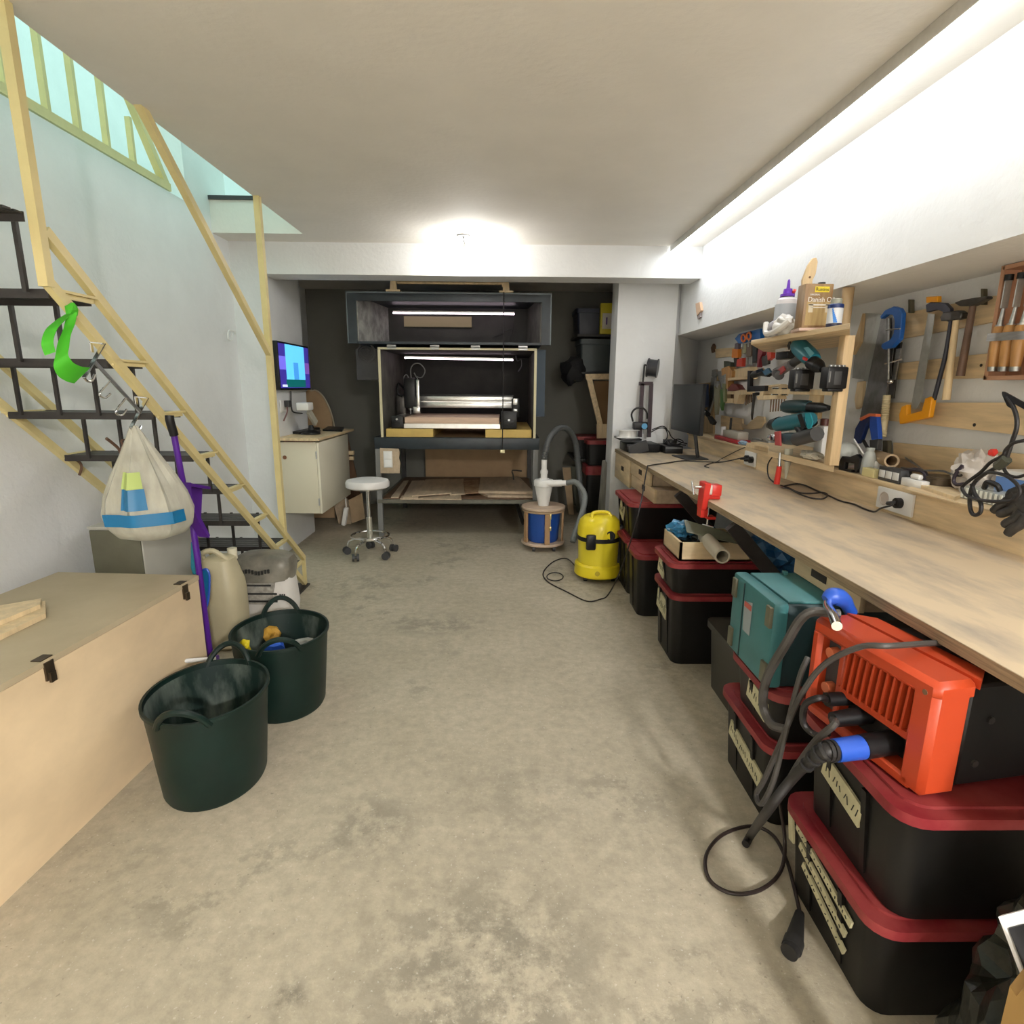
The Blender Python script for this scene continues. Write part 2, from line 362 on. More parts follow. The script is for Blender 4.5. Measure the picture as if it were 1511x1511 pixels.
# ================================================================== LEFT SIDE: staircase
XS, XW = -1.42, -2.03          # planes of the two stringers
TZ = [.19, .42, .648, .872, 1.076, 1.282, 1.483, 1.686, 1.895, 2.105]
YLO = [3.726, 3.457, 3.181, 2.95, 2.67, 2.407, 2.169, 1.939, 1.69, 1.44]     # front (near) edge of each tread
YUP = [3.91, 3.649, 3.359, 3.089, 2.834, 2.586, 2.355, 2.11, 1.87, 1.62]
st = thing('staircase', 'cream-yellow steel staircase with dark open treads climbing along the white wall', 'staircase', (-1.7, 3.9, 0))
def stringer(x):
    s = MB(); a = .022
    top = (1.15, 2.35, 1.35, 2.38) if x < -1.9 else (1.905, 1.712, 1.93, 1.858)
    lo0, lo1 = V((x, 3.93, .012)), V((x, top[0], top[1])); up0, up1 = V((x, 3.94, .20)), V((x, top[2], top[3]))
    for p, q in ((lo0, lo1), (up0, up1)):
        s.bar(p, q, a, .030); s.bar(p+V((.012, 0, 0)), q+V((.012, 0, 0)), .004, .032)
    s.bar((x, 3.94, .0), (x, 3.94, .205), a, a)
    o = s.build('stringer', YPAINT, st)
    for i in range(10 if x < -1.9 else 8):
        MB().bar((x, YLO[i]-.01, TZ[i]), (x, YUP[i]+.01, TZ[i]), .028, .008, up=(0, 0, 1)).bar((x, YLO[i], TZ[i]-.010), (x, YUP[i], TZ[i]-.010), .008, .020).build('tread_bracket', YPAINT, o)
stringer(XS); stringer(XW)
for i in range(10):
    z, a, b = TZ[i], YLO[i]-.02, YUP[i]+.02; s = MB()
    s.bar((XW+.012, a+.012, z-.012), (XS-.012, a+.012, z-.012), .005, .028).bar((XW+.012, b-.012, z-.012), (XS-.012, b-.012, z-.012), .005, .028)
    n = 5
    for k in range(n):
        y = a+.012+(b-a-.024)*(k+.5)/n; s.box(XW+.01, XS-.012, y-.0145, y+.0145, z-.006, z)
    o = s.build('tread', DMETAL, st)
    if i:
        for k in range(4):                  # upright bars closing the riser down to the tread below
            x = XW+.10+(XS-XW-.14)*k/3 + (.04 if i % 2 else -.03)
            if XW+.03 < x < XS-.03: MB().bar((x, (YLO[i-1]+b)/2, TZ[i-1]-.01), (x, (YLO[i-1]+b)/2, z-.004), .013, .013).build('riser_bar', DMETAL, o)
MB().bar((XS+.004, 1.905, 1.69), (XS+.004, 1.905, H+.3), .030, .030).build('post', YPAINT, st)
MB().bar((XS, 3.615, .475), (XS, 3.615, H+.25), .034, .034).build('post', YPAINT, st)
MB().bar((XS, 3.62, 1.575), (XS, 2.52, 2.47), .030, .034).build('handrail', YPAINT, st)
MB().box(XW-.03, XS+.03, 3.72, 3.95, 0, .012).build('foot_plate', DMETAL, st)
# landing railing of the storey above, on top of the left wall
rl = thing('landing_railing', 'yellow balustrade of the upper landing above the left wall', 'railing', (-2.16, 3.0, 2.56))
MB().bar((-2.12, .4, 2.60), (-2.12, PX(246, 271, -2.12).y, 2.60), .05, .045).build('bottom_rail', YPAINT, rl)
MB().bar((-2.12, PX(244, 269, -2.12).y, 2.60), (-2.12, PX(244, 269, -2.12).y-.58, 3.36), .04, .045).build('end_rail', YPAINT, rl)
MB().bar((-2.12, .4, 3.36), (-2.12, 3.42, 3.36), .05, .045).build('top_rail', YPAINT, rl)
ys_ = [PX(a, b, -2.12).y for a, b in ((197, 243), (159, 223), (116, 199), (70, 172))]; ys_ += [ys_[-1]-.235*k for k in range(1, 9)]
for k, y in enumerate(ys_): MB().bar((-2.12, y, 2.60), (-2.12, y, 2.86 if k == 0 else 3.35), .022, .030).build('baluster', YPAINT, rl)
# ================================================================== chest with boards on it
A = PZ(292, 849, .60); Bq = PZ(0, 1010, .60); d = (Bq-A).normalized(); nrm = V((-d.y, d.x, 0)); nrm = nrm if nrm.x < 0 else -nrm
ch = thing('storage_chest', 'long birch plywood chest with two latches standing against the left wall', 'chest', (A.x-.3, A.y-.8, 0))
L_, W_ = 1.75, .62
def chq(u, v, z): return A+d*u+nrm*v+V((0, 0, z-.60))
def chbox(u0, u1, v0, v1, z0, z1, mb): return mb.prism([chq(u0, v0, z0), chq(u1, v0, z0), chq(u1, v1, z0), chq(u0, v1, z0)], (0, 0, z1-z0))
chbox(0, L_, 0, W_, 0, .578, MB()).build('body', CHESTW, ch)
chbox(-.002, L_, -.002, W_+.002, .580, .600, MB()).build('lid', CHESTTOP, ch)
for u in (.10, .775, 1.45):
    s = chbox(u-.016, u+.016, -.006, .0, .535, .592, MB()); chbox(u-.010, u+.010, -.014, -.006, .528, .560, s); chbox(u-.022, u+.022, 0, .03, .600, .603, s)
    s.build('latch', mat('bronze_latch', (.10, .075, .05), .4, .8), ch)
def board_on(pts, z, th, m, name, label, cat, group=None):
    return one(name, label, cat, MB().prism([PZ(a, b, z) for a, b in pts], (0, 0, th)), m, group, False)
board_on([(-30, 915), (68, 893), (68, 912), (-30, 960)], .601, .018, LIGHTW, 'plank', 'pale plank lying lowest on the lid of the plywood chest', 'plank', 'planks on the chest')
board_on([(-30, 905), (62, 889), (60, 898), (-30, 936)], .620, .016, LIGHTW, 'plank', 'smaller pale plank lying on top of another plank on the chest lid', 'plank', 'planks on the chest')
# ================================================================== green tubs
def tub(c, rx, ry, h, ang, label):
    t = thing('rubber_tub', label, 'tub', (c[0], c[1], 0), 'green rubber tubs'); M = Matrix.Rotation(ang, 4, 'Z'); k = .86
    prof = [(k*.97, .0), (k, .012), (k+(1-k)*.35, h*.35), (k+(1-k)*.7, h*.7), (1, h-.012), (1.03, h-.012), (1.03, h), (.985, h)]
    s = MB().lathe(prof[:8]+[(.975, h-.015), (k+(1-k)*.6-.025, h*.6), (k-.02, .02)], (c[0], c[1], 0), 48, M, rx, ry)
    s.build('shell', TUBG, t)
    MB().lathe([(.97, h-.018), (k+(1-k)*.6-.030, h*.6), (k-.027, .026), (.02, .024)], (c[0], c[1], 0), 48, M, rx, ry, (0, 1)).build('inner_wall', TUBIN, t)
    for sg in (1, -1):
        pts = []
        for q in range(9):
            a = (q-4)/4*.42; b = math.cos((q-4)/4*PI/2)
            p = M @ V((rx*1.01*math.sin(a), sg*ry*1.01*math.cos(a), 0)); pts.append(V((c[0]+p.x*(1+.10*b), c[1]+p.y*(1+.10*b), h-.02+.075*b**.8)))
        MB().tube(pts, .011, 8, 3).build('handle', TUBG, t)
    return t
tub((-1.045, 1.87), .195, .225, .35, .12, 'dark green rubber tub nearest the plywood chest front, standing on the floor')
tub((-.985, 2.385), .20, .225, .35, .35, 'dark green rubber tub holding scraps, half hidden behind the other tub')
def crumple(name, c, r, sc, m, label, cat='wrapper', seed=1): return one(name, label, cat, MB().ball(c, r, sc, 2, .55, 2.2, seed), m, None, False)
for nm, px, z, r, sc, m, lb, sd in (('wrapper', (404, 955), .22, .045, (1.1, .8, .8), BLUE, 'crumpled shiny blue wrapper lying in the far green tub', 1), ('wrapper', (402, 936), .25, .045, (.8, .8, .9), mat('ochre_card', (.55, .30, .04), .6), 'ochre cardboard scrap sticking up behind the blue wrapper in the tub', 5), ('wrapper', (361, 954), .27, .032, (.7, .7, 1.2), YEL, 'yellow wrapper at the left inside the far green tub', 9), ('paper_scrap', (450, 948), .22, .045, (1.3, .8, .5), mat('grey_paper', (.5, .5, .48), .7), 'pale grey crumpled paper in the far green tub', 3)):
    crumple(nm, PZ(px[0], px[1], z), r, sc, m, lb, 'scrap', sd)
one('rubbish', 'dusty rubbish heaped at the bottom of the far green tub', 'rubbish', MB().ball((-.985, 2.385, .11), .105, (1, 1.1, .7), 3, .3, 4, 8), mat('dusty_rubbish', (.13, .12, .10), .8, var=.6, scale=14), None, False)
p0, p1 = PY(259, 976, 2.20), PY(318, 972, 2.30)
t = thing('paint_stick', 'white stick with a black end lying across behind the near tub', 'stick', p0)
MB().cyl(p0, p1, .009).build('rod', WPLAST, t); MB().cyl(p0+(p0-p1)*.06, p0+(p1-p0)*.02, .0105).build('end_cap', BLACK, t)
# ================================================================== things hanging from the stairs
XH = XS+.03
def hp(px, py, x=XH): return PX(px, py, x)
hk = thing('hook_rack', 'chrome over-rail hook rack with four hooks hanging from the stair rail', 'hook rack', hp(170, 550))
a, b = hp(139, 533), hp(208, 609)
MB().bar(a, b, .006, .012).build('bar', STEEL, hk)
for (t0, t1, t2, t3) in (((153, 507), (140, 533), (124, 557), (140, 553)), ((217, 587), (205, 609), (193, 631), (208, 629))):
    s = MB(); k0 = hp(*t0); s.bar(k0, hp(*t2), .013, .004, up=(0, 1, .4)).bar(k0, k0+V((-.045, .0, .004)), .013, .004).bar(k0+V((-.043, 0, .004)), k0+V((-.043, 0, -.03)), .013, .004)
    s.tube([hp(*t2), hp((t2[0]*.7+t3[0]*.3), t2[1]+5), hp((t2[0]*.3+t3[0]*.7), t2[1]+5), hp(*t3)], .005, 8, 4); s.build('over_hook', CHROME, hk)
for (t1, t2, t3) in (((162, 562), (147, 581), (163, 581)), ((186, 587), (171, 607), (187, 604))):
    MB().tube([hp(*t1), hp(*t2), hp((t2[0]+t3[0])/2, t2[1]+6), hp(*t3)], .0035, 6, 5).build('hook', CHROME, hk)
# lime ribbon
rb = thing('ribbon', 'lime green fabric ribbon knotted on the stair rail', 'ribbon', hp(105, 465))
MB().ball(hp(106, 458), .022, (.8, .8, 1.1), 2, .4, 2).build('knot', GREEN, rb, False)
def px_(l, x=XH): return [hp(a, b, x) for a, b in l]
MB().ribbon(px_([(104, 462), (90, 472), (76, 486), (70, 505), (74, 522)]), lambda t: V((.034-.014*abs(t-.4), .012, .012)), .002).build('loop', GREEN, rb)
MB().ribbon(px_([(106, 464), (102, 482), (95, 500), (92, 518), (90, 532), (97, 545), (110, 552), (121, 554)], XH+.02), lambda t: V((.024+.020*t, .02, .02+.03*t)), .002).build('tail', GREEN, rb)
# carrier bag
bg = thing('carrier_bag', 'knotted translucent carrier bag printed blue hanging from the chrome hook', 'bag', hp(197, 632))
top = hp(197, 628); rings = []; N = 40
for f, w_, dz, dx in ((0, .014, 0, 0), (.1, .032, -.04, .004), (.25, .065, -.105, .01), (.45, .115, -.19, .018), (.62, .152, -.265, .024), (.78, .174, -.335, .03), (.9, .166, -.385, .03), (.965, .135, -.42, .024), (1, .07, -.44, .01)):
    r = []
    for i in range(N):
        a = 2*PI*i/N; cr = 1+(.13*math.sin(9*a+1)+.09*math.sin(17*a))*(1-f)**.5*(f > .02) + .05*noise.noise(V((math.cos(a)*2, math.sin(a)*2, f*4)))
        r.append(top+V((dx*.1+w_*math.cos(a)*cr*.88, .03*f+w_*.85*math.sin(a)*cr, dz)))
    rings.append(r)
MB().loft(rings).build('film', BAGW, bg)
def onbag(poly, off=.016):
    s = MB(); tv = (O-top).normalized()
    # patches follow the bag's own front surface
    bm = s.bm; f0 = []
    for a, z in poly:
        for k in range(len(rings)-1):
            z0, z1 = rings[k][0].z-top.z, rings[k+1][0].z-top.z
            if z0 >= z >= z1:
                q = (z-z0)/(z1-z0); u = (a/(2*PI)*N) % N; i = int(u); g = u-i
                P = (rings[k][i].lerp(rings[k][(i+1) % N], g)).lerp(rings[k+1][i].lerp(rings[k+1][(i+1) % N], g), q)
                c = top+V((.02, .02, z)); f0.append(P+(P-c).normalized()*off); break
    return f0
def bagband(a0, a1, z0, z1, name, m, n=10):
    up = onbag([(a0+(a1-a0)*i/n, z0) for i in range(n+1)]); dn = onbag([(a0+(a1-a0)*i/n, z1) for i in range(n+1)])
    s = MB(); bm = s.bm; U = [bm.verts.new(p) for p in up]; D = [bm.verts.new(p) for p in dn]
    for i in range(n): bm.faces.new((U[i], U[i+1], D[i+1], D[i]))
    s.build(name, m, bg)
th = math.atan2(O.y-top.y, O.x-top.x)
bagband(th-1.02, th+.80, -.315, -.362, 'blue_print', SKYB); bagband(th-.62, th-.02, -.225, -.30, 'blue_print', SKYB); bagband(th-.64, th-.05, -.165, -.224, 'green_print', mat('pale_green_print', (.42, .52, .16), .5))
# purple dustpan with long handle
dp = thing('dustpan', 'purple long-handled dustpan hanging from the stair rail beside the bag', 'dustpan', hp(255, 615, -1.35))
MB().tube([hp(250, 613, -1.345), hp(251, 622, -1.345), hp(257, 642, -1.345)], .017, 10, 3).build('grip', BLACK, dp)
MB().tube([hp(256, 638, -1.345), hp(263, 676, -1.345), hp(270, 712, -1.345), hp(273, 722, -1.345)], .0125, 10, 3).build('pole', PURPLE, dp)
Pn = [hp(a, b, -1.345) for a, b in ((266, 711), (276, 716), (299, 717), (297, 760), (295, 788), (281, 762), (270, 740))]
MB().prism(Pn, (-.012, .008, 0)).prism([hp(a, b, -1.345) for a, b in ((266, 711), (270, 740), (281, 762), (295, 788), (293, 792), (278, 768), (266, 742))], (.055, -.02, 0)).prism([hp(a, b, -1.345) for a, b in ((266, 711), (299, 717), (299, 721), (267, 716))], (.045, -.02, 0)).build('scoop', PURPLE, dp)
bp_ = thing('broom', 'purple broom handle leaning between the chest and the stairs', 'broom', PY(312, 965, 2.52))
MB().cyl(PY(284, 770, 2.52), PY(311, 972, 2.52), .0135, n=12).build('pole', PURPLE, bp_)
q = PY(311, 972, 2.52); MB().box(q.x-.12, q.x+.03, q.y-.03, q.y+.03, 0.06, q.z+.01, .01).build('head', PURPLE, bp_); MB().box(q.x-.125, q.x+.035, q.y-.035, q.y+.035, 0, .06).build('bristles', DGREY, bp_)
b2 = thing('dust_scoop', 'blue dust scoop leaning upright by the purple broom handle', 'dustpan', PY(297, 890, 2.56))
MB().prism([PY(a, b, 2.545) for a, b in ((281, 800), (288, 806), (293, 818), (294, 842), (290, 848), (284, 848), (281, 838))], (0, .012, 0), .003).build('blade', mat('teal_blue_plastic', (.02, .20, .27), .4), b2)
MB().tube([PY(a, b, 2.54) for a, b in ((283, 800), (291, 806), (295, 822), (295, 848), (298, 842), (305, 840), (309, 850), (308, 880), (305, 895))], .005, 6, 4).build('rim', BLUE, b2)
MB().prism([PY(a, b, 2.555) for a, b in ((298, 843), (305, 841), (309, 850), (308, 880), (304, 902), (300, 870))], (0, .012, 0), .003).build('pan', SKYB, b2)
# strap tied on the stair
sp_ = thing('strap', 'brown cord tied around a dark stair tread left of the bag', 'cord', PX(178, 665, -1.58))
MB().tube([PX(a, b, -1.60) for a, b in ((157, 647), (165, 653), (174, 661), (178, 668), (177, 678))], .006, 6, 4).tube([PX(a, b, -1.60) for a, b in ((176, 668), (181, 658), (179, 650), (187, 649))], .004, 6, 4).build('cord_loop', mat('brown_cord', (.14, .075, .045), .7), sp_)
cl_ = thing('cable_hanger', 'small brown hook of wire fixed on the lower left stair rail', 'hook', PX(118, 690, -1.98)); MB().tube([PX(a, b, -1.98) for a, b in ((112, 678), (119, 684), (120, 692), (117, 701))], .006, 6, 4).build('wire', mat('brown_cord', (.14, .075, .045), .7), cl_)
# grey metal box, jug, sack, disc behind the tubs
gb = thing('metal_box', 'grey metal box with olive front standing behind the plywood chest', 'box', (-1.93, 2.85, 0))
g0, g1 = PY(129, 779, 2.612), PY(205, 777, 2.612); gz = (g0.z+g1.z)/2; gx0, gx1 = max(g0.x, XL+.01), g1.x
MB().box(gx0, gx1, 2.62, 3.05, 0, gz-.012, .004).build('body', GREYM, gb); MB().box(gx0+.004, gx1-.004, 2.612, 2.62, .01, gz-.016, .002).build('front_panel', OLIVE, gb); MB().box(gx0-.004, gx1+.004, 2.614, 3.055, gz-.0115, gz, .003).build('top', GREYM, gb)
jg = thing('jerrycan', 'dusty translucent plastic jug standing behind the purple broom', 'jug', (-1.50, 2.95, 0))
MB().loft([[(-1.525+sx*w_*.85*c_[0], 2.98+w_*.8*c_[1], z) for c_ in [(math.copysign(abs(math.cos(a))**.55, math.cos(a)), math.copysign(abs(math.sin(a))**.55, math.sin(a))) for a in [2*PI*k/24 for k in range(24)]] for sx in (1,)] for z, w_ in ((0, .115), (.015, .13), (.30, .13), (.36, .125), (.44, .10), (.49, .085), (.505, .06))]).build('body', JUG, jg)
MB().tube([(-1.585, 2.95, .48), (-1.585, 2.93, .53), (-1.525, 2.93, .545), (-1.47, 2.95, .49)], .014, 8, 4).build('handle', JUG, jg); MB().cyl((-1.48, 3.04, .47), (-1.48, 3.04, .53), .025).build('cap', CREAM, jg)
def squircle(cx, cy, z, wx, wy, n=28, e=.5, sd=0, amp=.0): return [(cx+wx*math.copysign(abs(math.cos(a))**e, math.cos(a))*(1+amp*noise.noise(V((math.cos(a)*2, math.sin(a)*2, z*9+sd)))), cy+wy*math.copysign(abs(math.sin(a))**e, math.sin(a))*(1+amp*noise.noise(V((math.cos(a)*2+5, math.sin(a)*2, z*9+sd)))), z) for a in [2*PI*k/n for k in range(n)]]
sk = thing('powder_sack', 'printed paper sack of powder, folded down at the top, standing under the stairs', 'sack', (-1.385, 3.24, 0))
MB().loft([squircle(-1.385, 3.24, z, wx, wy, 28, .6, 1, .06) for z, wx, wy in ((0, .13, .085), (.03, .155, .10), (.15, .16, .105), (.28, .155, .10), (.335, .15, .095))]).build('body', SACKW, sk)
MB().loft([squircle(-1.393, 3.24, z, wx, wy, 28, .7, 4, .16) for z, wx, wy in ((.30, .158, .112), (.335, .165, .112), (.39, .17, .115), (.425, .16, .10), (.445, .12, .075), (.45, .06, .04))]).build('folded_top', SACKG, sk)
MB().loft([squircle(-1.411, 3.235, z, wx, wy, 28, .6, 1, .03) for z, wx, wy in ((.17, .134, .108), (.25, .136, .108), (.305, .136, .108))]).build('grey_panel', mat('pale_grey_print', (.36, .34, .30), .6, var=.3, scale=30), sk)
s = MB()
for zz, w_ in ((.285, .10), (.235, .115), (.19, .115)): s.box(-1.522, -1.522+w_*2, 3.122, 3.1265, zz-.005, zz+.005)
s.build('print', INK, sk)
s = MB()
random.seed(3)
for k in range(9): x = -1.475+k*.018; zz = .365+.006*math.sin(k); s.box(x, x+.010, 3.110, 3.120, zz-.010, zz+.012)
for k in range(6): s.box(-1.282+.012*(k % 3), -1.275+.012*(k % 3), 3.134, 3.1375, .20+.018*(k//3), .212+.018*(k//3))
s.build('lettering', INK, sk)
one('wooden_disc', 'round brown wooden disc leaning between the jug and the white sack', 'disc', MB().cyl(PY(372, 893, 3.18), PY(372, 893, 3.18)+V((.012, .02, .004)), .068, n=36), mat('brown_board', (.40, .26, .15), .6, var=.08))
# wire holder on the pier edge
wh = thing('wire_holder', 'small white wire bracket fixed to the white wall by the stairs', 'bracket', PY(340, 490, 4.66)); q = PX(341, 492, XL+.01)
MB().tube([q+V((.0, .06, 0)), q+V((.03, .0, .012)), q+V((.03, -.10, .01)), q+V((.03, -.12, -.05)), q+V((.03, -.06, -.05)), q+V((.03, -.05, .0))], .006, 6, 4).build('wire', WPLAST, wh)
# ================================================================== ALCOVE: the machine bench
YF = 5.30
tb = thing('machine_bench', 'dark steel bench carrying the routing machine cabinet in the alcove', 'bench', (-.43, 5.9, 0))
MB().box(-1.19, .32, YF, YF+.06, .832, .938, .004).box(-1.19, -1.13, YF, 6.7, .832, .938).box(.26, .32, YF, 6.7, .832, .938).box(-1.19, .32, 6.64, 6.7, .832, .938).build('top_frame', NAVY, tb)
MB().box(-1.13, .26, YF+.06, 6.64, .90, .932).build('deck', MDF, tb)
for x in (-1.165, .29):
    for y in (YF+.03, 6.66):
        MB().box(x-.022, x+.022, y-.022, y+.022, 0, .832).build('leg', GREY if y < 6 else DMETAL, tb)
MB().box(-1.165, .29, YF+.005, YF+.045, .325, .358).box(-1.165, .29, 6.64, 6.68, .325, .358).box(-1.18, -1.145, YF, 6.68, .325, .358).box(.27, .305, YF, 6.68, .325, .358).build('shelf_frame', mat('olive_steel', (.13, .125, .095), .45, var=.2), tb)
MB().box(-1.15, .28, YF+.05, 6.64, .345, .362).build('shelf_board', DARKW, tb)
MB().box(-.92, .265, 6.70, 6.72, .36, .83).build('back_board', MDF, tb)
MB().bar((.20, 5.75, .02), (.10, 5.7, .33), .03, .03).build('brace', DMETAL, tb)
# cabinet round the machine, open at the front
en = thing('machine_enclosure', 'dark box enclosure open at the front with pale edge strips around the routing machine', 'enclosure', (-.42, 5.9, .94))
x0, x1, y1, zt = -1.125, .285, 6.62, 1.712
MB().box(x0, x0+.02, YF+.01, y1, .94, zt).build('side_panel', CNCIN, en); MB().box(x1-.02, x1, YF+.01, y1, .94, zt).build('side_panel', CNCIN, en)
MB().box(x0, x1, y1, y1+.02, .94, zt).build('back_panel', CNCBACK, en); MB().box(x0, x1, YF+.01, y1, zt, zt+.02).build('top_panel', CNCBACK, en)
stp = mat('pale_edge_strip', (.62, .56, .36), .6)
MB().box(x0, x0+.022, YF-.008, YF+.01, .94, zt).build('edge_strip', stp, en); MB().box(x1-.022, x1, YF-.008, YF+.01, .94, zt).build('edge_strip', stp, en)
MB().box(x0, x1, YF-.006, YF+.01, zt+.002, zt+.02).build('edge_strip', stp, en)
for x in (-1.0, -.62, -.26, .16): MB().box(x-.04, x+.04, YF-.014, YF-.006, zt+.005, zt+.04).cyl((x-.04, YF-.012, zt+.022), (x+.04, YF-.012, zt+.022), .008, n=10).build('hinge', STEEL, en)
MB().box(x1+.006, x1+.10, 5.62, 6.5, 1.12, 1.74).build('control_box', mat('deep_blue_paint', (.010, .045, .085), .45), en)
fg = MB().lathe([(.085, 0), (.085, .012), (.075, .012), (.075, 0)], (0, 0, 0), 32, None, 1, 1, (0, 0))
for r_ in (.02, .04, .06): fg.tube([(r_*math.cos(a), r_*math.sin(a), .006) for a in [2*PI*k/20 for k in range(20)]], .003, 6, 1, True)
for a in range(4): fg.bar((-.08*math.cos(a*PI/4), -.08*math.sin(a*PI/4), .006), (.08*math.cos(a*PI/4), .08*math.sin(a*PI/4), .006), .006, .004)
fo = fg.build('fan_guard', DMETAL, en); q = PY(541, 521, 5.42); fo.data.transform(Matrix.Translation(q) @ Matrix.Rotation(PI/2, 4, 'X'))
MB().box(q.x-.10, x0, 5.43, 5.75, 1.45, 1.72).build('fan_housing', DMETAL, en)
# lid box raised above
ld = thing('enclosure_lid', 'raised open dark lid box above the machine enclosure with a light strip inside', 'lid', (-.48, 5.6, 1.75))
a0, a1, b0, b1, c0, c1 = -1.355, .392, 5.22, 6.02, 1.757, 2.172
MB().box(a0, a1, b0, b1, c1-.02, c1).build('top_panel', NAVY, ld)
MB().prism([(a0+.20, b1-.02, c1-.02), (a1-.17, b1-.02, c1-.02), (a1-.17, b1-.02, c0+.02), (a0+.20, b1-.02, c0+.02)], (0, .02, 0)).build('back_panel', CNCBACK, ld)
def quadbox(P, vec): return MB().prism([V(p) for p in P], vec)
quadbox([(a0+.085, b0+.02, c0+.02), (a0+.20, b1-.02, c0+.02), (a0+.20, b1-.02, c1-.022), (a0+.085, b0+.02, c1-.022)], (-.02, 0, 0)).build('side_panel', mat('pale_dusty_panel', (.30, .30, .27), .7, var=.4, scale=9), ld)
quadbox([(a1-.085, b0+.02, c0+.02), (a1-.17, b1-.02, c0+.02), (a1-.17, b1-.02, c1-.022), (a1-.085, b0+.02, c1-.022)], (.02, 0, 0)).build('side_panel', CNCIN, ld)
MB().box(a0+.07, a1-.07, b0+.02, b1, c0, c0+.02).build('bottom_panel', NAVY, ld)
MB().box(a0, a0+.075, b0, b0+.03, c0, c1).box(a1-.075, a1, b0, b0+.03, c0, c1).box(a0+.075, a1-.075, b0, b0+.03, c1-.062, c1).build('front_frame', NAVY, ld)
MB().box(a0-.008, a0, b0-.005, b0+.035, c0, c1+.012).box(a1, a1+.008, b0-.005, b0+.035, c0, c1+.012).box(a0, a1, b0-.005, b0+.02, c1+.001, c1+.012).build('edge_trim', mat('steel_blue_edge', (.14, .17, .18), .4), ld)
MB().box(-1.0, -.33, b1-.04, b1-.021, c1-.20, c1-.10).build('ply_patch', mat('ply_patch', (.23, .195, .10), .6), ld)
MB().bar((-.12, b1-.05, c0+.12), (.08, b1-.1, c0+.21), .01, .01).tube([(.08, b1-.1, c1-.05), (.08, b1-.1, c0+.21), (.05, b1-.12, c0+.08), (.06, b1-.12, c0+.03)], .004, 6, 4).build('cable', CABLE, ld)
def strip(p, q, label, y):
    t = thing('light_strip', label, 'light strip', ((p[0]+q[0])/2, y, p[1]), 'light strips of the machine cabinet')
    MB().bar((p[0], y, p[1]+.013), (q[0], y, q[1]+.013), .028, .012).build('channel', ALU, t)
    MB().bar((p[0], y, p[1]), (q[0], y, q[1]), .022, .014).build('diffuser', mat('pinkish_led', (1, .9, .95), .5, emit=(1, .80, .92), estr=5.0), t)
P0, P1 = PY(580, 461.5, 5.86), PY(759, 463.5, 5.86); strip((P0.x, P0.z), (P1.x, P1.z), 'glowing pinkish light strip inside the raised lid box', 5.86)
P0, P1 = PY(597, 528, 6.0), PY(757, 531.5, 6.0); strip((P0.x, P0.z), (P1.x, P1.z), 'glowing pinkish light strip inside the enclosure over the machine', 6.0)
# dowel roller on top of the lid
rf = thing('roller_stand', 'pale wooden dowel held between two wooden brackets on top of the raised lid', 'roller', (-.43, 5.24, 2.185))
for px in (581, 747):
    b_ = PY(px, 434, 5.24); s = MB(); s.box(b_.x-.06, b_.x+.06, 5.20, 5.30, 2.185, 2.20).prism([(b_.x-.03, 5.225, 2.20), (b_.x+.03, 5.225, 2.20), (b_.x+.018, 5.225, 2.30), (b_.x-.018, 5.225, 2.30)], (0, .03, 0)); s.build('bracket', LIGHTW, rf)
u0, u1 = PY(586, 421.5, 5.24), PY(742, 421.5, 5.24); MB().cyl((u0.x, 5.24, 2.262), (u1.x, 5.24, 2.262), .011).build('dowel', PINE, rf)
MB().cyl((u1.x-.006, 5.215, 2.258), (u1.x+.006, 5.215, 2.258), .03).build('pulley', LIGHTW, rf)
pc = thing('pull_cord', 'thin black pull cord with a pale handle hanging in front of the machine enclosure', 'cord', PY(742, 665, 5.19))
MB().cyl(PY(743.5, 431, 5.20), PY(741.5, 663, 5.20), .005, n=6).build('cord', CABLE, pc); q = PY(741.5, 666, 5.20); MB().box(q.x-.021, q.x+.021, 5.185, 5.215, q.z-.014, q.z+.014, .004).build('handle', mat('ivory_plastic', (.80, .72, .42), .4), pc)
# routing machine
mc = thing('routing_machine', 'aluminium and black gantry routing machine with an upright spindle and a wooden bed', 'routing machine', (-.45, 5.9, .98))
MB().box(-.915, -.045, 5.372, 6.25, 1.035, 1.06).build('bed_frame', ALU, mc); MB().box(-.925, -.04, 5.358, 5.372, 1.019, 1.058).build('front_rail', ALU, mc)
MB().box(-.92, -.05, 5.378, 6.15, 1.061, 1.118, .002).build('wooden_bed', mat('pinkish_pine', (.66, .47, .34), .55, var=.1, scale=4, stretch=(1, 6, 6)), mc)
for x, w_, zt_ in ((-1.04, .11, 1.13), (-.032, .145, 1.175)):
    MB().box(x, x+w_, 5.352, 5.44, 1.019, zt_, .006).box(x+.025, x+w_-.025, 5.345, 5.354, 1.06, 1.10, .003).build('end_plate', BLACK, mc)
    MB().box(x+.03, x+w_-.03, 5.44, 6.3, 1.05, 1.13).build('side_rail', ALU, mc)
    MB().cyl((x+w_/2, 5.338, 1.10), (x+w_/2, 5.35, 1.10), .010).build('bolt', STEEL, mc)
yg = 5.95
MB().box(-.87, .085, yg, yg+.06, 1.250, 1.300, .004).box(-.87, .085, yg, yg+.06, 1.186, 1.240, .004).box(-.87, .085, yg+.01, yg+.05, 1.24, 1.25).build('gantry_beam', ALU, mc)
MB().box(-.87, .09, yg+.03, yg+.055, 1.301, 1.316).build('cable_chain', BLACK, mc)
MB().box(.075, .155, yg-.06, yg+.12, 1.10, 1.285, .01).build('gantry_side', BLACK, mc); MB().box(.085, .135, yg-.075, yg-.06, 1.22, 1.285, .004).box(.09, .13, yg-.07, yg-.06, 1.15, 1.18, .003).build('motor_bracket', ALU, mc)
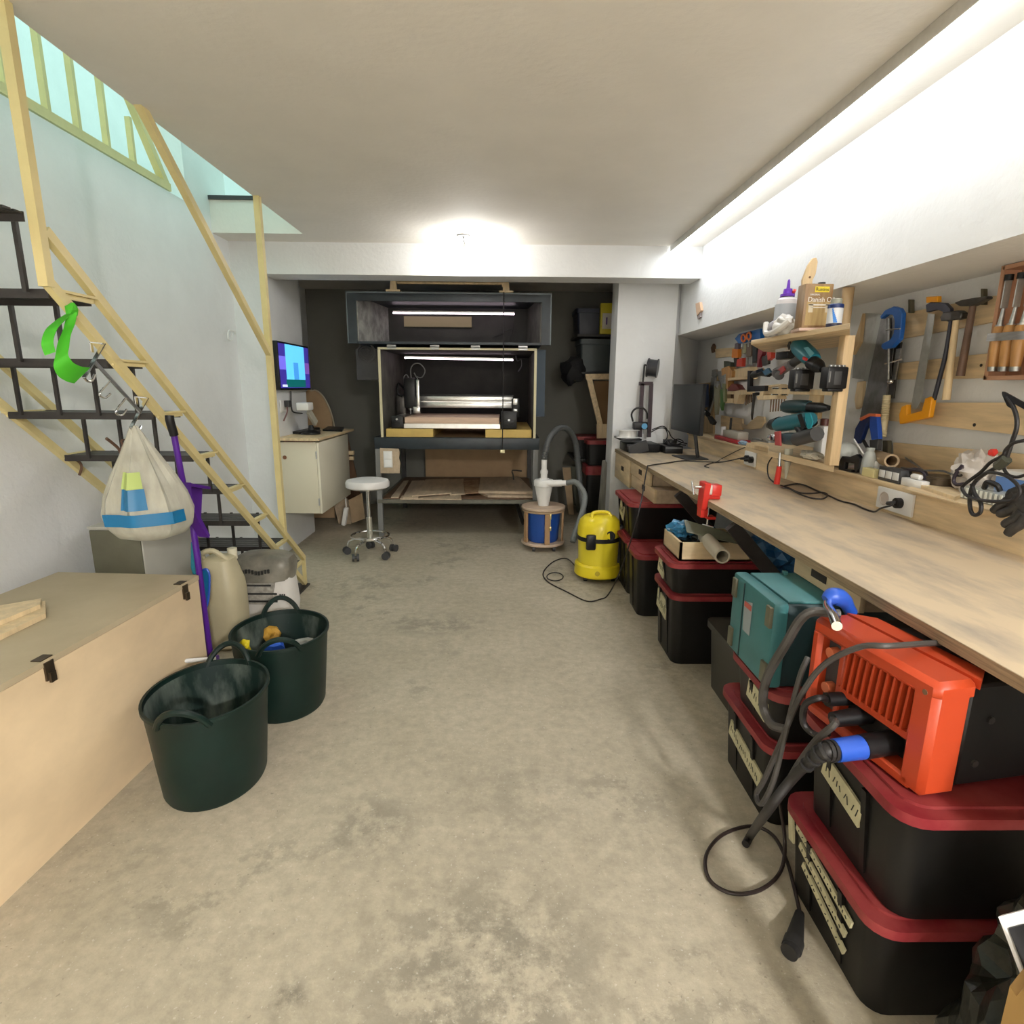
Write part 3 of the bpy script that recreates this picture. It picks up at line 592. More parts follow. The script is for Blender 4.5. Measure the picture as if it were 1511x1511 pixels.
MB().box(-1.08, -.985, yg-.1, yg+.12, 1.10, 1.31, .01).build('gantry_side', DSTEEL, mc)
MB().box(-.985, -.875, 5.76, 5.86, 1.185, 1.475, .01).build('spindle_body', BLACK, mc); MB().box(-.868, -.835, 5.77, 5.81, 1.17, 1.46, .008).box(-.90, -.83, 5.75, 5.79, 1.135, 1.20, .006).build('slide_plate', ALU, mc)
MB().cyl((-.93, 5.80, 1.165), (-.93, 5.80, 1.185), .022).cyl((-.93, 5.80, 1.125), (-.93, 5.80, 1.165), .006).build('collet', STEEL, mc)
MB().tube([PY(a, b, 5.79) for a, b in ((607, 560), (606, 545), (611, 537), (620, 537), (627, 547), (622, 557), (613, 555))], .006, 6, 5).tube([PY(a, b, 5.79) for a, b in ((597, 570), (596, 557), (600, 553), (603, 558))], .006, 6, 5).tube([PY(a, b, 5.79) for a, b in ((611, 550), (618, 564), (614, 572))], .006, 6, 5).build('spindle_cable', GREY, mc)
MB().tube([PY(a, b, 5.85) for a, b in ((598, 575), (588, 566), (587, 580), (594, 585))], .012, 6, 5).build('cable_sleeve', BLACK, mc)
for (xa, xb) in ((-1.085, -.655), (-.175, .25)):
    side = 'left' if xa < -.5 else 'right'
    one('support_block', 'yellowish board block under the %s' % ('spindle end of the routing machine' if xa < -.5 else 'end of the routing machine beside the pull cord'), 'board', MB().prism([(xa, YF+.03, .94), (xb, YF+.03, .94), (xb, 6.5, .94), (xa, 6.5, .94)], (0, 0, .074), .002), FOAMY, 'board blocks under the routing machine', False)
ec = thing('loose_cables', 'thin loose cables hanging in the upper corner inside the machine enclosure', 'cable', PY(765, 540, 6.1)); MB().tube([PY(a, b, 6.1) for a, b in ((761, 518), (763, 532), (769, 530), (770, 540), (765, 548))], .008, 6, 4).build('cable', DGREY, ec)
# switch board
sb = thing('switch_board', 'plywood board with a white double switch hung below the bench top', 'switch', PY(576, 680, YF-.02))
Q = [PY(a, b, YF-.012) for a, b in ((561, 661), (588.5, 662), (590, 668), (589, 676), (591, 683), (590, 690), (590, 698), (562, 698))]
MB().prism(Q, (0, -.014, 0)).build('board', SCRAP, sb); a_, b_ = PY(565.5, 665.5, YF-.03), PY(579.5, 690, YF-.03)
fr = MB().box(a_.x, b_.x, YF-.036, YF-.026, b_.z, a_.z, .003).build('switch_plate', WPLAST, sb)
mz = (a_.z+b_.z)/2
for z0, z1 in ((b_.z+.008, mz-.003), (mz+.003, a_.z-.008)): MB().box(a_.x+.01, b_.x-.01, YF-.042, YF-.036, z0, z1, .002).build('rocker', mat('white_rocker', (.86, .86, .85), .35), fr)
# boards lying on the bench shelf
random.seed(11)
bd = [((577, 735), (596, 711), (603, 710), (588, 735), .362, .012), ((592, 738), (608, 711), (626, 710), (616, 737), .374, .012), ((608, 733), (628, 709), (663, 708), (666, 729), .386, .012), ((664, 731), (660, 709), (684, 708), (687, 730), .374, .012), ((686, 729), (684, 711), (706, 709), (707, 728), .386, .013), ((706, 728), (709, 707), (766, 706), (788, 729), .388, .022), ((590, 738), (593, 733), (680, 731), (681, 738), .362, .011), ((720, 734), (706, 728), (780, 727), (788, 735), .364, .02)]
nm = ['narrow scrap board at the end of the shelf nearest the stool', 'scrap board lying second from the stool end of the shelf', 'wide pale scrap board in the middle of the bench shelf', 'scrap board just past the wide pale one on the bench shelf', 'small board with a dark printed patch on the bench shelf', 'thick pale board nearest the dust collector on the bench shelf', 'long thin board lying lowest along the shelf front edge', 'thick board under the pale one near the dust collector']
for (p, q, r_, s_, z, th), lb in zip(bd, nm):
    pts = [PZ(a, b, z) for a, b in (p, q, r_, s_)]
    for v in pts: v.y = min(max(v.y, YF-.02), 6.6)
    one('scrap_board', lb, 'board', MB().prism(pts, (0, 0, th)), SCRAP if 'dark' not in lb else mat('printed_board', (.20, .10, .05), .6, col2=(.42, .29, .17), scale=16), 'scrap boards on the bench shelf', False)
gc = thing('hand_clamp', 'small dark hand clamp standing on the boards of the bench shelf', 'clamp', PY(757, 705, 5.6)); MB().tube([PY(a, b, 5.6) for a, b in ((758, 708), (757, 700), (756, 694), (770, 695))], .008, 6, 2).build('bar', DSTEEL, gc)
# ================================================================== stool
sc_ = (-1.125, 4.70)
so = thing('rolling_stool', 'white round rolling stool with chrome base standing before the alcove', 'stool', (sc_[0], sc_[1], 0))
MB().lathe([(.02, .575), (.155, .575), (.176, .588), (.178, .622), (.168, .64), (.12, .650), (.02, .652)], (*sc_, 0), 40).build('seat', SEATW, so)
MB().cyl((*sc_, .30), (*sc_, .575), .016).cyl((*sc_, .555), (*sc_, .574), .06).build('gas_lift', CHROME, so); MB().cyl((*sc_, .12), (*sc_, .33), .024).build('column', mat('pale_chrome', (.70, .69, .62), .25, .8), so)
MB().tube([(sc_[0]+.155*math.cos(a), sc_[1]+.155*math.sin(a), .17) for a in [2*PI*k/24 for k in range(24)]], .009, 8, 2, True).build('foot_ring', CHROME, so)
for k in range(5):
    a = 2*PI*k/5+.55; dx, dy = math.cos(a), math.sin(a)
    MB().tube([(sc_[0]+dx*.02, sc_[1]+dy*.02, .135), (sc_[0]+dx*.1, sc_[1]+dy*.1, .135), (sc_[0]+dx*.175, sc_[1]+dy*.175, .115), (sc_[0]+dx*.195, sc_[1]+dy*.195, .07)], .012, 8, 4).build('leg', CHROME, so)
    c_ = V((sc_[0]+dx*.205, sc_[1]+dy*.205, .032)); n_ = V((-math.sin(a+.6), math.cos(a+.6), 0))
    s = MB()
    for q in (-.018, .018): s.cyl(c_+n_*(q-.009), c_+n_*(q+.009), .031, n=18)
    s.cyl(c_-n_*.009, c_+n_*.009, .014, n=10); s.build('caster', DGREY, so)
# ================================================================== wall cabinet, display and things on the left pier
cb = thing('wall_cabinet', 'cream cabinet with wooden top fixed to the white pier by the stairs', 'cabinet', (-1.69, 5.1, .36))
X0, X1, Y0, Y1 = -1.845, -1.515, 4.72, 5.62
MB().box(X0, X1-.022, Y0, Y1, .352, .945, .002).build('body', CREAM, cb)
MB().box(X1-.020, X1, Y0+.002, Y1, .350, .942, .002).build('door', mat('cream_door', (.74, .70, .56), .4), cb)
for z in (.45, .84): MB().cyl((X1-.022, Y0-.003, z-.03), (X1-.022, Y0-.003, z+.03), .006, n=8).build('hinge', STEEL, cb)
MB().prism([(X0-.03, Y0-.02, .958), (X1+.01, Y0-.04, .958), (X1+.02, Y1+.16, .958), (X0-.0, Y1+.16, .958)], (0, 0, .022)).build('top', PINE, cb)
MB().box(X0+.05, X1-.03, Y0-.004, Y0+.02, .946, .957).build('batten', DARKW, cb)
MB().cyl((X0+.05, Y0-.004, .82), (X0+.05, Y0, .82), .016).build('cam_cap', mat('brown_cap', (.22, .09, .04), .5), cb)
def pix_rect(pts, x): return [PX(a, b, x) for a, b in pts]
tv = thing('wall_display', 'flat display showing a blue desktop mounted on the white pier above the cabinet', 'monitor', PX(433, 540, -1.80))
R4 = pix_rect([(410, 503), (456, 511.5), (458, 575), (413, 575.5)], -1.795)
ya, yb = (R4[0].y+R4[3].y)/2, (R4[1].y+R4[2].y)/2; za, zb = (R4[2].z+R4[3].z)/2, (R4[0].z+R4[1].z)/2
MB().box(-1.835, -1.797, ya, yb, za, zb, .004).build('casing', BLACK, tv); MB().box(-1.849, -1.835, (ya+yb)/2-.1, (ya+yb)/2+.1, (za+zb)/2-.1, (za+zb)/2+.1).build('wall_mount', DGREY, tv)
def scr(u0, u1, v0, v1, name, col, k, x=-1.7965):
    w_, h_ = yb-ya-.03, zb-za-.03
    MB().box(x-.0006, x, ya+.015+w_*u0, ya+.015+w_*u1, za+.015+h_*v0, za+.015+h_*v1).build(name, mat('scr_'+name, col, .3, emit=col, estr=k), tv, False)
scr(0, 1, 0, 1, 'wallpaper', (.035, .025, .22), .9); scr(0, .26, .42, .72, 'wallpaper_glow', (.14, .12, .62), .9, -1.7958); scr(.84, 1, .35, .62, 'wallpaper_haze', (.20, .09, .42), .6, -1.7958)
scr(.20, .83, .20, 1, 'window', (.10, .46, .80), 1.0, -1.7952); scr(.18, .83, .02, .20, 'forest', (.004, .10, .10), .8, -1.7952); scr(.44, .60, .20, .60, 'tower', (.05, .25, .62), .9, -1.7946); scr(.05, .2, .03, .08, 'taskbar_icon', (.6, .65, .8), .8, -1.7946)
MB().tube([PX(a, b, -1.835) for a, b in ((429, 577), (430, 600), (433, 608), (446, 610))], .006, 6, 3).build('cable', DGREY, tv)
def on_cab(name, label, cat, pts, z, th, m, group=None): return one(name, label, cat, MB().prism([PZ(a, b, z) for a, b in pts], (0, 0, th)), m, group, False)
lt = on_cab('laptop', 'closed black laptop lying on the cream cabinet under the wall display', 'laptop', [(411, 639), (443, 641), (472, 634), (441, 630)], .981, .022, BLACK)
on_cab('keyboard', 'small black keyboard lying at the front edge of the cabinet top', 'keyboard', [(444, 641.5), (470, 640.5), (473, 636), (452, 637)], .981, .012, DGREY)
on_cab('tablet', 'black tablet lying at the far end of the cabinet top', 'tablet', [(476, 636), (505, 637), (508, 632), (484, 631)], .981, .014, BLACK)
wb = thing('arm_gadget', 'white gadget head on a bent grey arm standing on the cabinet below the display', 'lamp', PX(452, 630, -1.68))  # white box-shaped gadget carried on an arm
q = PX(450, 600, -1.70); MB().box(q.x-.05, q.x+.05, q.y-.07, q.y+.07, q.z-.03, q.z+.035, .008).build('head', WPLAST, wb); MB().bar(PX(455, 606, -1.70), PX(466, 625, -1.68), .03, .06, .005).build('arm', mat('grey_beige', (.42, .40, .33), .5), wb); q2 = PX(459, 630, -1.68); MB().lathe([(.075, .982), (.075, .998), (.03, 1.02), (.018, 1.06)], (q2.x, q2.y, 0), 20).build('base', BLACK, wb)
ws = thing('wall_socket', 'dark-stained double wall socket on the white pier below the display', 'socket', PX(418, 600, -1.85)); q = PX(418, 599, -1.85); MB().box(-1.849, -1.84, q.y-.08, q.y+.08, q.z-.05, q.z+.05, .003).build('plate', WPLAST, ws); MB().box(-1.84, -1.80, q.y-.01, q.y+.07, q.z-.01, q.z+.045, .006).build('plug', DGREY, ws); MB().tube([(-1.81, q.y-.02, q.z-.01), (-1.80, q.y-.06, q.z-.05), (-1.83, q.y-.07, q.z-.12)], .006, 6, 4).build('cable', mat('red_grey_cable', (.2, .1, .1), .5), ws)
bd2 = thing('plywood_sheet', 'tall curved brown plywood panel leaning in the corner behind the cabinet', 'panel', PY(478, 620, 5.9))
MB().prism([PY(a, b, 5.98) for a, b in ((450, 764), (449, 580), (455, 575), (464, 576), (474, 583), (483, 598), (490, 618), (494, 764))], (0, .02, 0)).build('sheet', MDF, bd2)
MB().tube([PY(a, b, 5.965) for a, b in ((458, 577), (466, 576), (476, 584), (485, 600), (491, 618), (495, 640))], .008, 6, 4).build('edge', mat('pale_edge', (.5, .42, .3), .5), bd2)
ps = thing('power_strip', 'white power strip hanging by its cord below the cabinet', 'power strip', PY(509, 760, 5.55)); MB().bar(PY(511, 749, 5.5), PY(507, 775, 5.5), .05, .04, .006).build('casing', WPLAST, ps); MB().tube([PY(a, b, 5.5) for a, b in ((511, 750), (510, 735), (512, 722))], .005, 6, 3).build('cord', WPLAST, ps)
wc = thing('wooden_clip', 'small wooden double bracket sticking out past the far end of the cabinet', 'bracket', PY(516, 672, 5.75))
for b_ in (668, 676): q = PY(515, b_, 5.72); MB().box(q.x-.055, q.x+.05, 5.70, 5.74, q.z-.018, q.z+.018, .002).build('jaw', LIGHTW, wc)
q = PY(512, 672, 5.73); MB().box(q.x-.01, q.x+.03, 5.705, 5.735, q.z-.025, q.z+.025).build('spacer', DARKW, wc)
for k, (pts, m, lb) in enumerate((([(500, 715), (505, 640), (512, 640), (536, 742), (528, 760)], DARKW, 'dark narrow board leaning in the corner behind the white stool'), ([(492, 742), (512, 735), (520, 758), (518, 778), (500, 776)], SCRAP, 'tan board leaning low behind the hanging power strip'), ([(514, 738), (534, 728), (538, 758), (519, 765)], CARD, 'cardboard sheet leaning behind the stool column'))):
    y = (6.05, 5.80, 5.70)[k]; P_ = [PY(a, b, y) for a, b in pts]
    z0 = min(v.z for v in P_)
    for v in P_:
        if v.z < .2: v.z = max(0.002, v.z-.05)
        v.y += .0
    one('leaning_board', lb, 'board', MB().prism(P_, (0, .018, 0)), m, 'boards leaning by the cabinet', False)
# ================================================================== dust collector
dc = (.345, 4.95)
du = thing('dust_collector', 'white cyclone dust collector on a round wooden cart around a blue drum', 'dust collector', (*dc, 0))
def disc(z0, z1, r, name, m=LIGHTW): return MB().lathe([(.02, z0), (r-.004, z0), (r, z0+.004), (r, z1-.004), (r-.004, z1), (.02, z1)], (*dc, 0), 48).build(name, m, du)
disc(.362, .384, .192, 'top_disc', mat('pinkish_plywood', (.56, .42, .31), .55, var=.1)); disc(.340, .358, .186, 'clamp_ring', CARD); disc(.050, .072, .192, 'base_disc', mat('pinkish_plywood', (.56, .42, .31), .55))
MB().lathe([(.02, .073), (.125, .073), (.135, .09), (.150, .32), (.150, .339), (.02, .339)], (*dc, 0), 40).build('drum', BARREL, du)
for k in range(5):
    a = 2*PI*k/5-1.42; p = V((dc[0]+.172*math.cos(a), dc[1]+.172*math.sin(a), 0)); MB().box(-.022, .022, -.009, .009, .073, .339, .002, 1, Matrix.Translation(p) @ Matrix.Rotation(a+PI/2, 4, 'Z')).build('upright', mat('tan_plywood', (.40, .24, .12), .55), du)
    if k in (0, 2, 4): q = V((dc[0]+.15*math.cos(a+.5), dc[1]+.15*math.sin(a+.5), .025)); MB().cyl(q-V((.012, 0, 0)), q+V((.012, 0, 0)), .025, n=16).box(q.x-.016, q.x+.016, q.y-.012, q.y+.012, .03, .05).build('caster', DGREY, du)
a = -1.30; q = V((dc[0]+.188*math.cos(a), dc[1]+.188*math.sin(a), .26)); MB().box(q.x-.008, q.x+.008, q.y-.012, q.y+.004, .30, .345, .003).box(q.x-.009, q.x+.009, q.y-.014, q.y+.002, .20, .235, .003).bar((q.x, q.y-.006, .23), (q.x, q.y-.006, .30), .004, .004).build('latch', mat('brass', (.6, .5, .25), .3, .9), du)
MB().lathe([(.042, .384), (.046, .384), (.078, .555), (.086, .56), (.088, .60), (.080, .612), (.045, .618), (.042, .625)], (*dc, 0), 36).build('cyclone_cone', WPLAST, du)
MB().cyl((dc[0], dc[1], .62), (dc[0], dc[1], .70), .029).cyl((dc[0], dc[1], .70), (dc[0], dc[1], .785), .024).cyl((dc[0], dc[1], .665), (dc[0], dc[1], .69), .033).build('outlet_pipe', WPLAST, du)
MB().cyl((dc[0]+.01, dc[1]-.055, .587), (dc[0]+.15, dc[1]-.055, .592), .03).cyl((dc[0]+.12, dc[1]-.055, .591), (dc[0]+.20, dc[1]-.055, .593), .024).build('inlet_pipe', WPLAST, du)
def hose(pts, r, name, m, label, thick=None):
    P = catmull(pts, 14); s = MB()
    s.tube(P, lambda t: r*(1+.06*math.sin(t*len(P)*2.6)), 10, 0); return one(name, label, 'hose', s, m)
h1 = [V((dc[0], dc[1], .80)), PY(806, 662, 4.95), PY(812, 645, 4.98), PY(825, 632, 5.05), PY(838, 634, 5.12), PY(849, 652, 5.2), PY(853, 685, 5.22), PY(856, 720, 5.2), PY(861, 755, 5.15), PY(858, 775, 5.1)]
h1[1].x = h1[1].x; hose(h1, .026, 'vacuum_hose', mat('dark_hose', (.075, .08, .08), .45), 'dark hose arching up from the cyclone top and down behind the yellow vacuum')
h2 = [V((dc[0]+.19, dc[1]-.055, .593)), PY(850, 712, 4.85), PY(862, 728, 4.8), PY(862, 745, 4.74), PY(856, 765, 4.65), PY(849, 785, 4.55), PY(845, 800, 4.5)]
hose(h2, .024, 'vacuum_hose', GHOSE, 'grey hose curving from the cyclone side inlet down to the vacuum')
# ================================================================== yellow vacuum
vc = (.705, 4.13)
va = thing('vacuum_cleaner', 'yellow and black wet-dry vacuum cleaner standing on the floor by the red-lidded bins', 'vacuum cleaner', (*vc, 0))
MB().lathe([(.03, .035), (.165, .035), (.175, .045), (.172, .12), (.160, .13), (.02, .13)], (*vc, 0), 40).build('base', YEL, va)
MB().lathe([(.02, .13), (.148, .13), (.155, .305), (.02, .305)], (*vc, 0), 40).build('tank', mat('yellow_tank', (.70, .58, .03), .3), va)
MB().lathe([(.02, .305), (.162, .305), (.163, .335), (.02, .335)], (*vc, 0), 40).build('clamp_band', BLACK, va)
MB().lathe([(.02, .336), (.160, .336), (.158, .40), (.145, .445), (.115, .475), (.06, .488), (.01, .49)], (*vc, 0), 40).build('motor_head', YEL, va)
MB().tube([(vc[0]-.07, vc[1]-.07, .472), (vc[0]-.05, vc[1]-.03, .505), (vc[0]+.05, vc[1]-.01, .505), (vc[0]+.08, vc[1]-.02, .475)], .013, 8, 4).build('handle', YEL, va)
MB().box(vc[0]-.115, vc[0]-.045, vc[1]-.163, vc[1]-.13, .255, .37, .012).build('latch', BLACK, va)
MB().lathe([(.036, 0), (.036, .03), (.024, .03), (.024, 0)], (vc[0]+.055, vc[1]-.125, .36), 20, Matrix.Rotation(PI/2, 4, 'X'), 1, 1, (0, 0)).cyl((vc[0]+.055, vc[1]-.13, .36), (vc[0]+.055, vc[1]-.15, .36), .026).build('hose_port', BLACK, va)
MB().box(vc[0]+.125, vc[0]+.172, vc[1]-.08, vc[1]+.08, .13, .42, .02).build('rear_panel', DGREY, va)
MB().lathe([(.002, 0), (.018, 0), (.018, .003), (.002, .003)], (vc[0]-.03, vc[1]-.173, .085), 20, Matrix.Rotation(PI/2, 4, 'X')).build('badge', mat('dark_yellow', (.45, .34, .02), .4), va)
for a in (.6, 2.5, 3.8, 5.6): q = V((vc[0]+.13*math.cos(a), vc[1]+.13*math.sin(a), .02)); MB().cyl(q-V((.012, 0, 0)), q+V((.012, 0, 0)), .02, n=14).box(q.x-.02, q.x+.02, q.y-.02, q.y+.02, .025, .05, .004).build('caster', BLACK, va)
# ================================================================== right side of the alcove
def crate(px0, py0, px1, py1, y, dep, m, lidm, label, name='storage_crate', cat='crate'):
    a, b = PY(px0, py0, y), PY(px1, py1, y); t = thing(name, label, cat, ((a.x+b.x)/2, y, b.z)); h = a.z-b.z
    MB().rbox(a.x, b.x, y, y+dep, b.z, a.z-h*.16, .03, .06).build('body', m, t); MB().rbox(a.x-.012, b.x+.012, y-.012, y+dep+.012, a.z-h*.155, a.z, .035).build('lid', lidm, t); return t
rk = thing('storage_rack', 'dark rack standing behind the pier in the alcove corner', 'rack', (1.15, 6.4, 0))
for x, y in ((1.62, 6.15), (1.62, 6.72)): MB().box(x-.02, x+.02, y-.02, y+.02, 0, 2.2).build('post', DMETAL, rk)
for zz in (PY(880, 676, 6.15).z, PY(880, 549, 6.16).z, PY(880, 494, 6.18).z): MB().box(.74, 1.60, 6.10, 6.74, zz-.024, zz-.002).build('shelf', mat('black_shelf', (.02, .02, .02), .6), rk)
crate(857, 500, 915, 549, 6.16, .4, mat('grey_blue_tub', (.05, .068, .075), .5), mat('grey_blue_lid', (.07, .09, .10), .5), 'grey-blue storage crate on the dark rack below the yellow box')
crate(852, 455, 912, 494, 6.18, .4, mat('blue_black_tub', (.010, .014, .03), .5), mat('blue_black_lid', (.014, .02, .045), .5), 'dark navy storage crate on the top shelf of the alcove rack')
yb_ = thing('yellow_box', 'yellow and white carton standing at the top of the alcove rack beside the pier', 'carton', PY(895, 493, 6.1)); a, b = PY(887, 447, 6.08), PY(912, 493, 6.08)
MB().box(a.x, b.x, 6.08, 6.15, b.z, a.z, .003).build('carton', mat('yellow_card', (.60, .50, .02), .5), yb_); MB().box(a.x+.02, b.x, 6.075, 6.08, b.z+.05, (a.z+b.z)/2+.05).build('white_label', mat('white_print', (.66, .62, .55), .5), yb_); MB().box(a.x+.055, a.x+.07, 6.073, 6.075, b.z+.09, b.z+.16).build('print', mat('purple_print', (.12, .06, .22), .5), yb_)
one('tool_bag', 'black soft bag bulging beside the grey-blue crate on the alcove rack', 'bag', MB().ball(PY(845, 547, 6.2), .13, (1, .9, 1.05), 3, .35, 2, 3), mat('black_fabric', (.016, .016, .018), .8))
wf = thing('wooden_trestle', 'pine frame with a slanting brace standing behind the white pier', 'frame', PY(880, 640, 6.0))
def yb2(l, y, th, name, m): MB().prism([PY(a, b, y) for a, b in l], (0, th, 0)).build(name, m, wf)
yb2([(864, 552), (912, 551), (912, 560), (865, 560)], 5.98, .04, 'top_bar', PINE); yb2([(866, 560), (874, 560), (890, 628), (883, 630)], 5.98, .04, 'brace', PINE); yb2([(881, 626), (910, 626), (910, 646), (881, 647)], 5.97, .05, 'foot_block', LIGHTW); yb2([(876, 562), (912, 562), (912, 626), (882, 626)], 6.04, .02, 'panel', mat('brown_panel', (.22, .12, .045), .6))
crate(851, 644, 885, 676, 6.15, .35, BIN, REDLID, 'black bin with red lid on the lower shelf of the alcove rack', 'storage_bin', 'bin')
crate(868, 650, 912, 687, 5.83, .24, BIN, REDLID, 'small black bin with red lid under the pine frame', 'storage_bin', 'bin')
crate(866, 688, 912, 769, 5.80, .28, BIN, REDLID, 'black bin with red lid standing low behind the leaning grey board', 'storage_bin', 'bin')
lb = [PY(a, b, 5.35) for a, b in ((880, 775), (889, 680), (893, 679), (908, 700), (904, 775))]
for v in lb:
    if v.z < .2: v.z = .002
one('leaning_board', 'weathered grey board leaning against the pier behind the vacuum cleaner', 'board', MB().prism(lb, (0, .02, 0)), mat('grey_board', (.20, .19, .16), .7, var=.3, scale=7, stretch=(5, 5, .6)), None, False)
for k, (pts, y, m, lbl) in enumerate((([(830, 690), (842, 690), (846, 790), (838, 795)], 6.3, CARD, 'tan board standing behind the arching dark hose'), ([(842, 688), (866, 692), (872, 770), (850, 785)], 6.4, mat('dull_green_board', (.10, .105, .075), .7), 'dull green panel standing behind the grey hose'))):
    P_ = [PY(a, b, y) for a, b in pts]
    for v in P_:
        if v.z < .25: v.z = .002
    one('leaning_board', lbl, 'board', MB().prism(P_, (0, .02, 0)), m, None, False)
# ================================================================== WORKBENCH along the right wall
XB, XK, ZB, ZL = .985, 1.69, .87, 1.0
wbn = thing('workbench', 'long plywood workbench with a pine upstand and ledge running along the right wall', 'workbench', (1.3, 2.5, 0))
MB().box(XB, XK+.02, -1.5, 5.11, .840, ZB, .0015).build('worktop', PLYTOP, wbn)
MB().box(XB-.002, XB, -1.5, 5.11, .841, ZB-.001).build('front_edge', PLYEDGE, wbn)
MB().box(XK, XK+.02, -1.5, 5.30, ZB, ZL-.018).build('upstand', PINE, wbn)
MB().box(XK-.003, XR-.001, -1.5, 5.34, ZL-.018, ZL, .001).build('ledge', PINE, wbn)
for y in (-.6, .6, 2.50, 3.30):
    MB().box(1.80, 1.84, y-.02, y+.02, 0, .84).box(1.05, 1.84, y-.02, y+.02, .80, .84).bar((1.02, y, .80), (1.42, y, .36), .035, .06).build('bracket', DMETAL, wbn)
MB().box(1.66, 1.70, -1.5, 5.10, .76, .84).build('rear_rail', DARKW, wbn)
# drawers
d1 = thing('drawer_unit', 'plywood drawer unit hung under the far end of the workbench', 'drawer unit', (1.2, 4.5, .63))
MB().box(1.01, 1.45, 4.46, 5.08, .63, .839).box(1.01, 1.45, 3.86, 4.44, .745, .839).box(1.0, 1.40, 3.70, 4.42, .655, .743).build('carcass', SCRAP, d1)
def drawer(y0, y1, z0, z1, hy, x=.985, par=None):
    o = MB().box(x, x+.016, y0, y1, z0, z1, .001).build('drawer_front', PLY, par or d1); zc = (z0+z1)/2+.01
    MB().box(x-.003, x-.0005, hy-.045, hy+.045, zc-.018, zc+.018, .001).build('finger_slot', mat('dark_slot', (.03, .02, .015), .7), o); return o
drawer(4.47, 5.08, .625, .838, 4.75); drawer(3.84, 4.44, .748, .838, 4.12); drawer(3.70, 4.40, .655, .745, 4.0)
d2 = thing('drawer_unit', 'pale drawer under the workbench above the teal case and the welder', 'drawer unit', (1.2, 1.75, .74))
MB().box(1.035, 1.40, 1.55, 1.92, .772, .839).build('carcass', SCRAP, d2); drawer(1.54, 1.92, .772, .838, 1.76, 1.018, d2)
# bins
random.seed(5)
def storage_bin(X0, X1, Y0, Y1, Z0, Z1, label, tapes=()):
    t = thing('storage_bin', label, 'bin', ((X0+X1)/2, (Y0+Y1)/2, Z0), 'red-lidded storage bins under the workbench'); h = Z1-Z0
    s = MB().rbox(X0+.018, X1-.018, Y0+.018, Y1-.018, Z0+.001, Z1-.032, .05, .07)
    n = max(2, int((Y1-Y0)/.12))
    for k in range(1, n): y = Y0+(Y1-Y0)*k/n; s.bar((X0+.026+.012, y, Z0+.02), (X0+.015, y, Z1-.05), .018, .012)
    s.build('body', BIN, t)
    MB().rbox(X0, X1, Y0, Y1, Z1-.032, Z1-.008, .06).rbox(X0+.03, X1-.03, Y0+.03, Y1-.03, Z1-.0085, Z1-.001, .05).build('lid', REDLID, t)
    for (ya, za, yb, zb, w_) in tapes:
        o = MB().bar((X0+.010+.02*(1-(za-Z0)/h), ya, za), (X0+.010+.02*(1-(zb-Z0)/h), yb, zb), w_, .006, up=(1, 0, 0)).build('tape_label', TAPE, t)
        s = MB(); m_ = int(abs(yb-ya)/.016)
        for k in range(1, m_):
            f = k/m_; y = ya+(yb-ya)*f; z = za+(zb-za)*f; s.bar((X0+.0062+.02*(1-(z-Z0)/h), y, z-w_*random.uniform(.08, .22)), (X0+.0062+.02*(1-(z-Z0)/h), y+.006*random.choice((-1, 0, 1)), z+w_*random.uniform(.05, .22)), .002, .0014, up=(1, 0, 0))
        if m_ > 2: s.build('ink_marks', INK, o)
    return t
storage_bin(.82, 1.42, 3.73, 4.28, 0, .398, 'black bin with red lid on the floor, mostly hidden behind the yellow vacuum cleaner')
storage_bin(.83, 1.46, 3.72, 4.28, .40, .655, 'black bin with red lid right below the far drawers, topmost of its stack', [(4.10, .56, 3.98, .52, .10)])
storage_bin(.805, 1.36, 3.35, 3.69, 0, .405, 'tall black bin with dusty red lid standing beside the yellow vacuum cleaner')
storage_bin(.84, 1.40, 2.71, 3.10, 0, .388, 'black bin with red lid on the floor under the one carrying the wooden tray', [(3.02, .27, 2.84, .25, .10)])
storage_bin(.82, 1.42, 2.70, 3.06, .39, .560, 'shallow black bin with red lid carrying the wooden tray', [(2.98, .48, 2.88, .46, .09)])
storage_bin(.83, 1.34, 1.585, 2.02, 0, .300, 'black bin with red lid on the floor beneath the teal tool case', [(1.92, .17, 1.66, .13, .06)])
storage_bin(.825, 1.32, 1.59, 1.95, .302, .484, 'shallow black bin with red lid directly under the teal tool case', [(1.80, .40, 1.66, .38, .07)])
storage_bin(.80, 1.40, 1.0, 1.44, 0, .275, 'black red-lidded bin with four strips of tape on the floor near the trailing plug', [(1.36, .222, 1.10, .175, .020), (1.34, .180, 1.12, .125, .020), (1.32, .135, 1.12, .075, .020), (1.395, .232, 1.385, .15, .024)])
storage_bin(.81, 1.42, .99, 1.42, .277, .562, 'black bin with red lid carrying the red-orange welder', [(1.30, .46, 1.14, .43, .058)])
gb2 = thing('storage_bin', 'dark grey open bin on the floor between the wooden tray stack and the teal case', 'bin', (1.15, 2.3, 0))
MB().rbox(.98, 1.42, 2.10, 2.56, .001, .30, .04, .08).rbox(.965, 1.435, 2.085, 2.575, .30, .33, .045).build('body', mat('grey_brown_bin', (.045, .042, .034), .5), gb2)
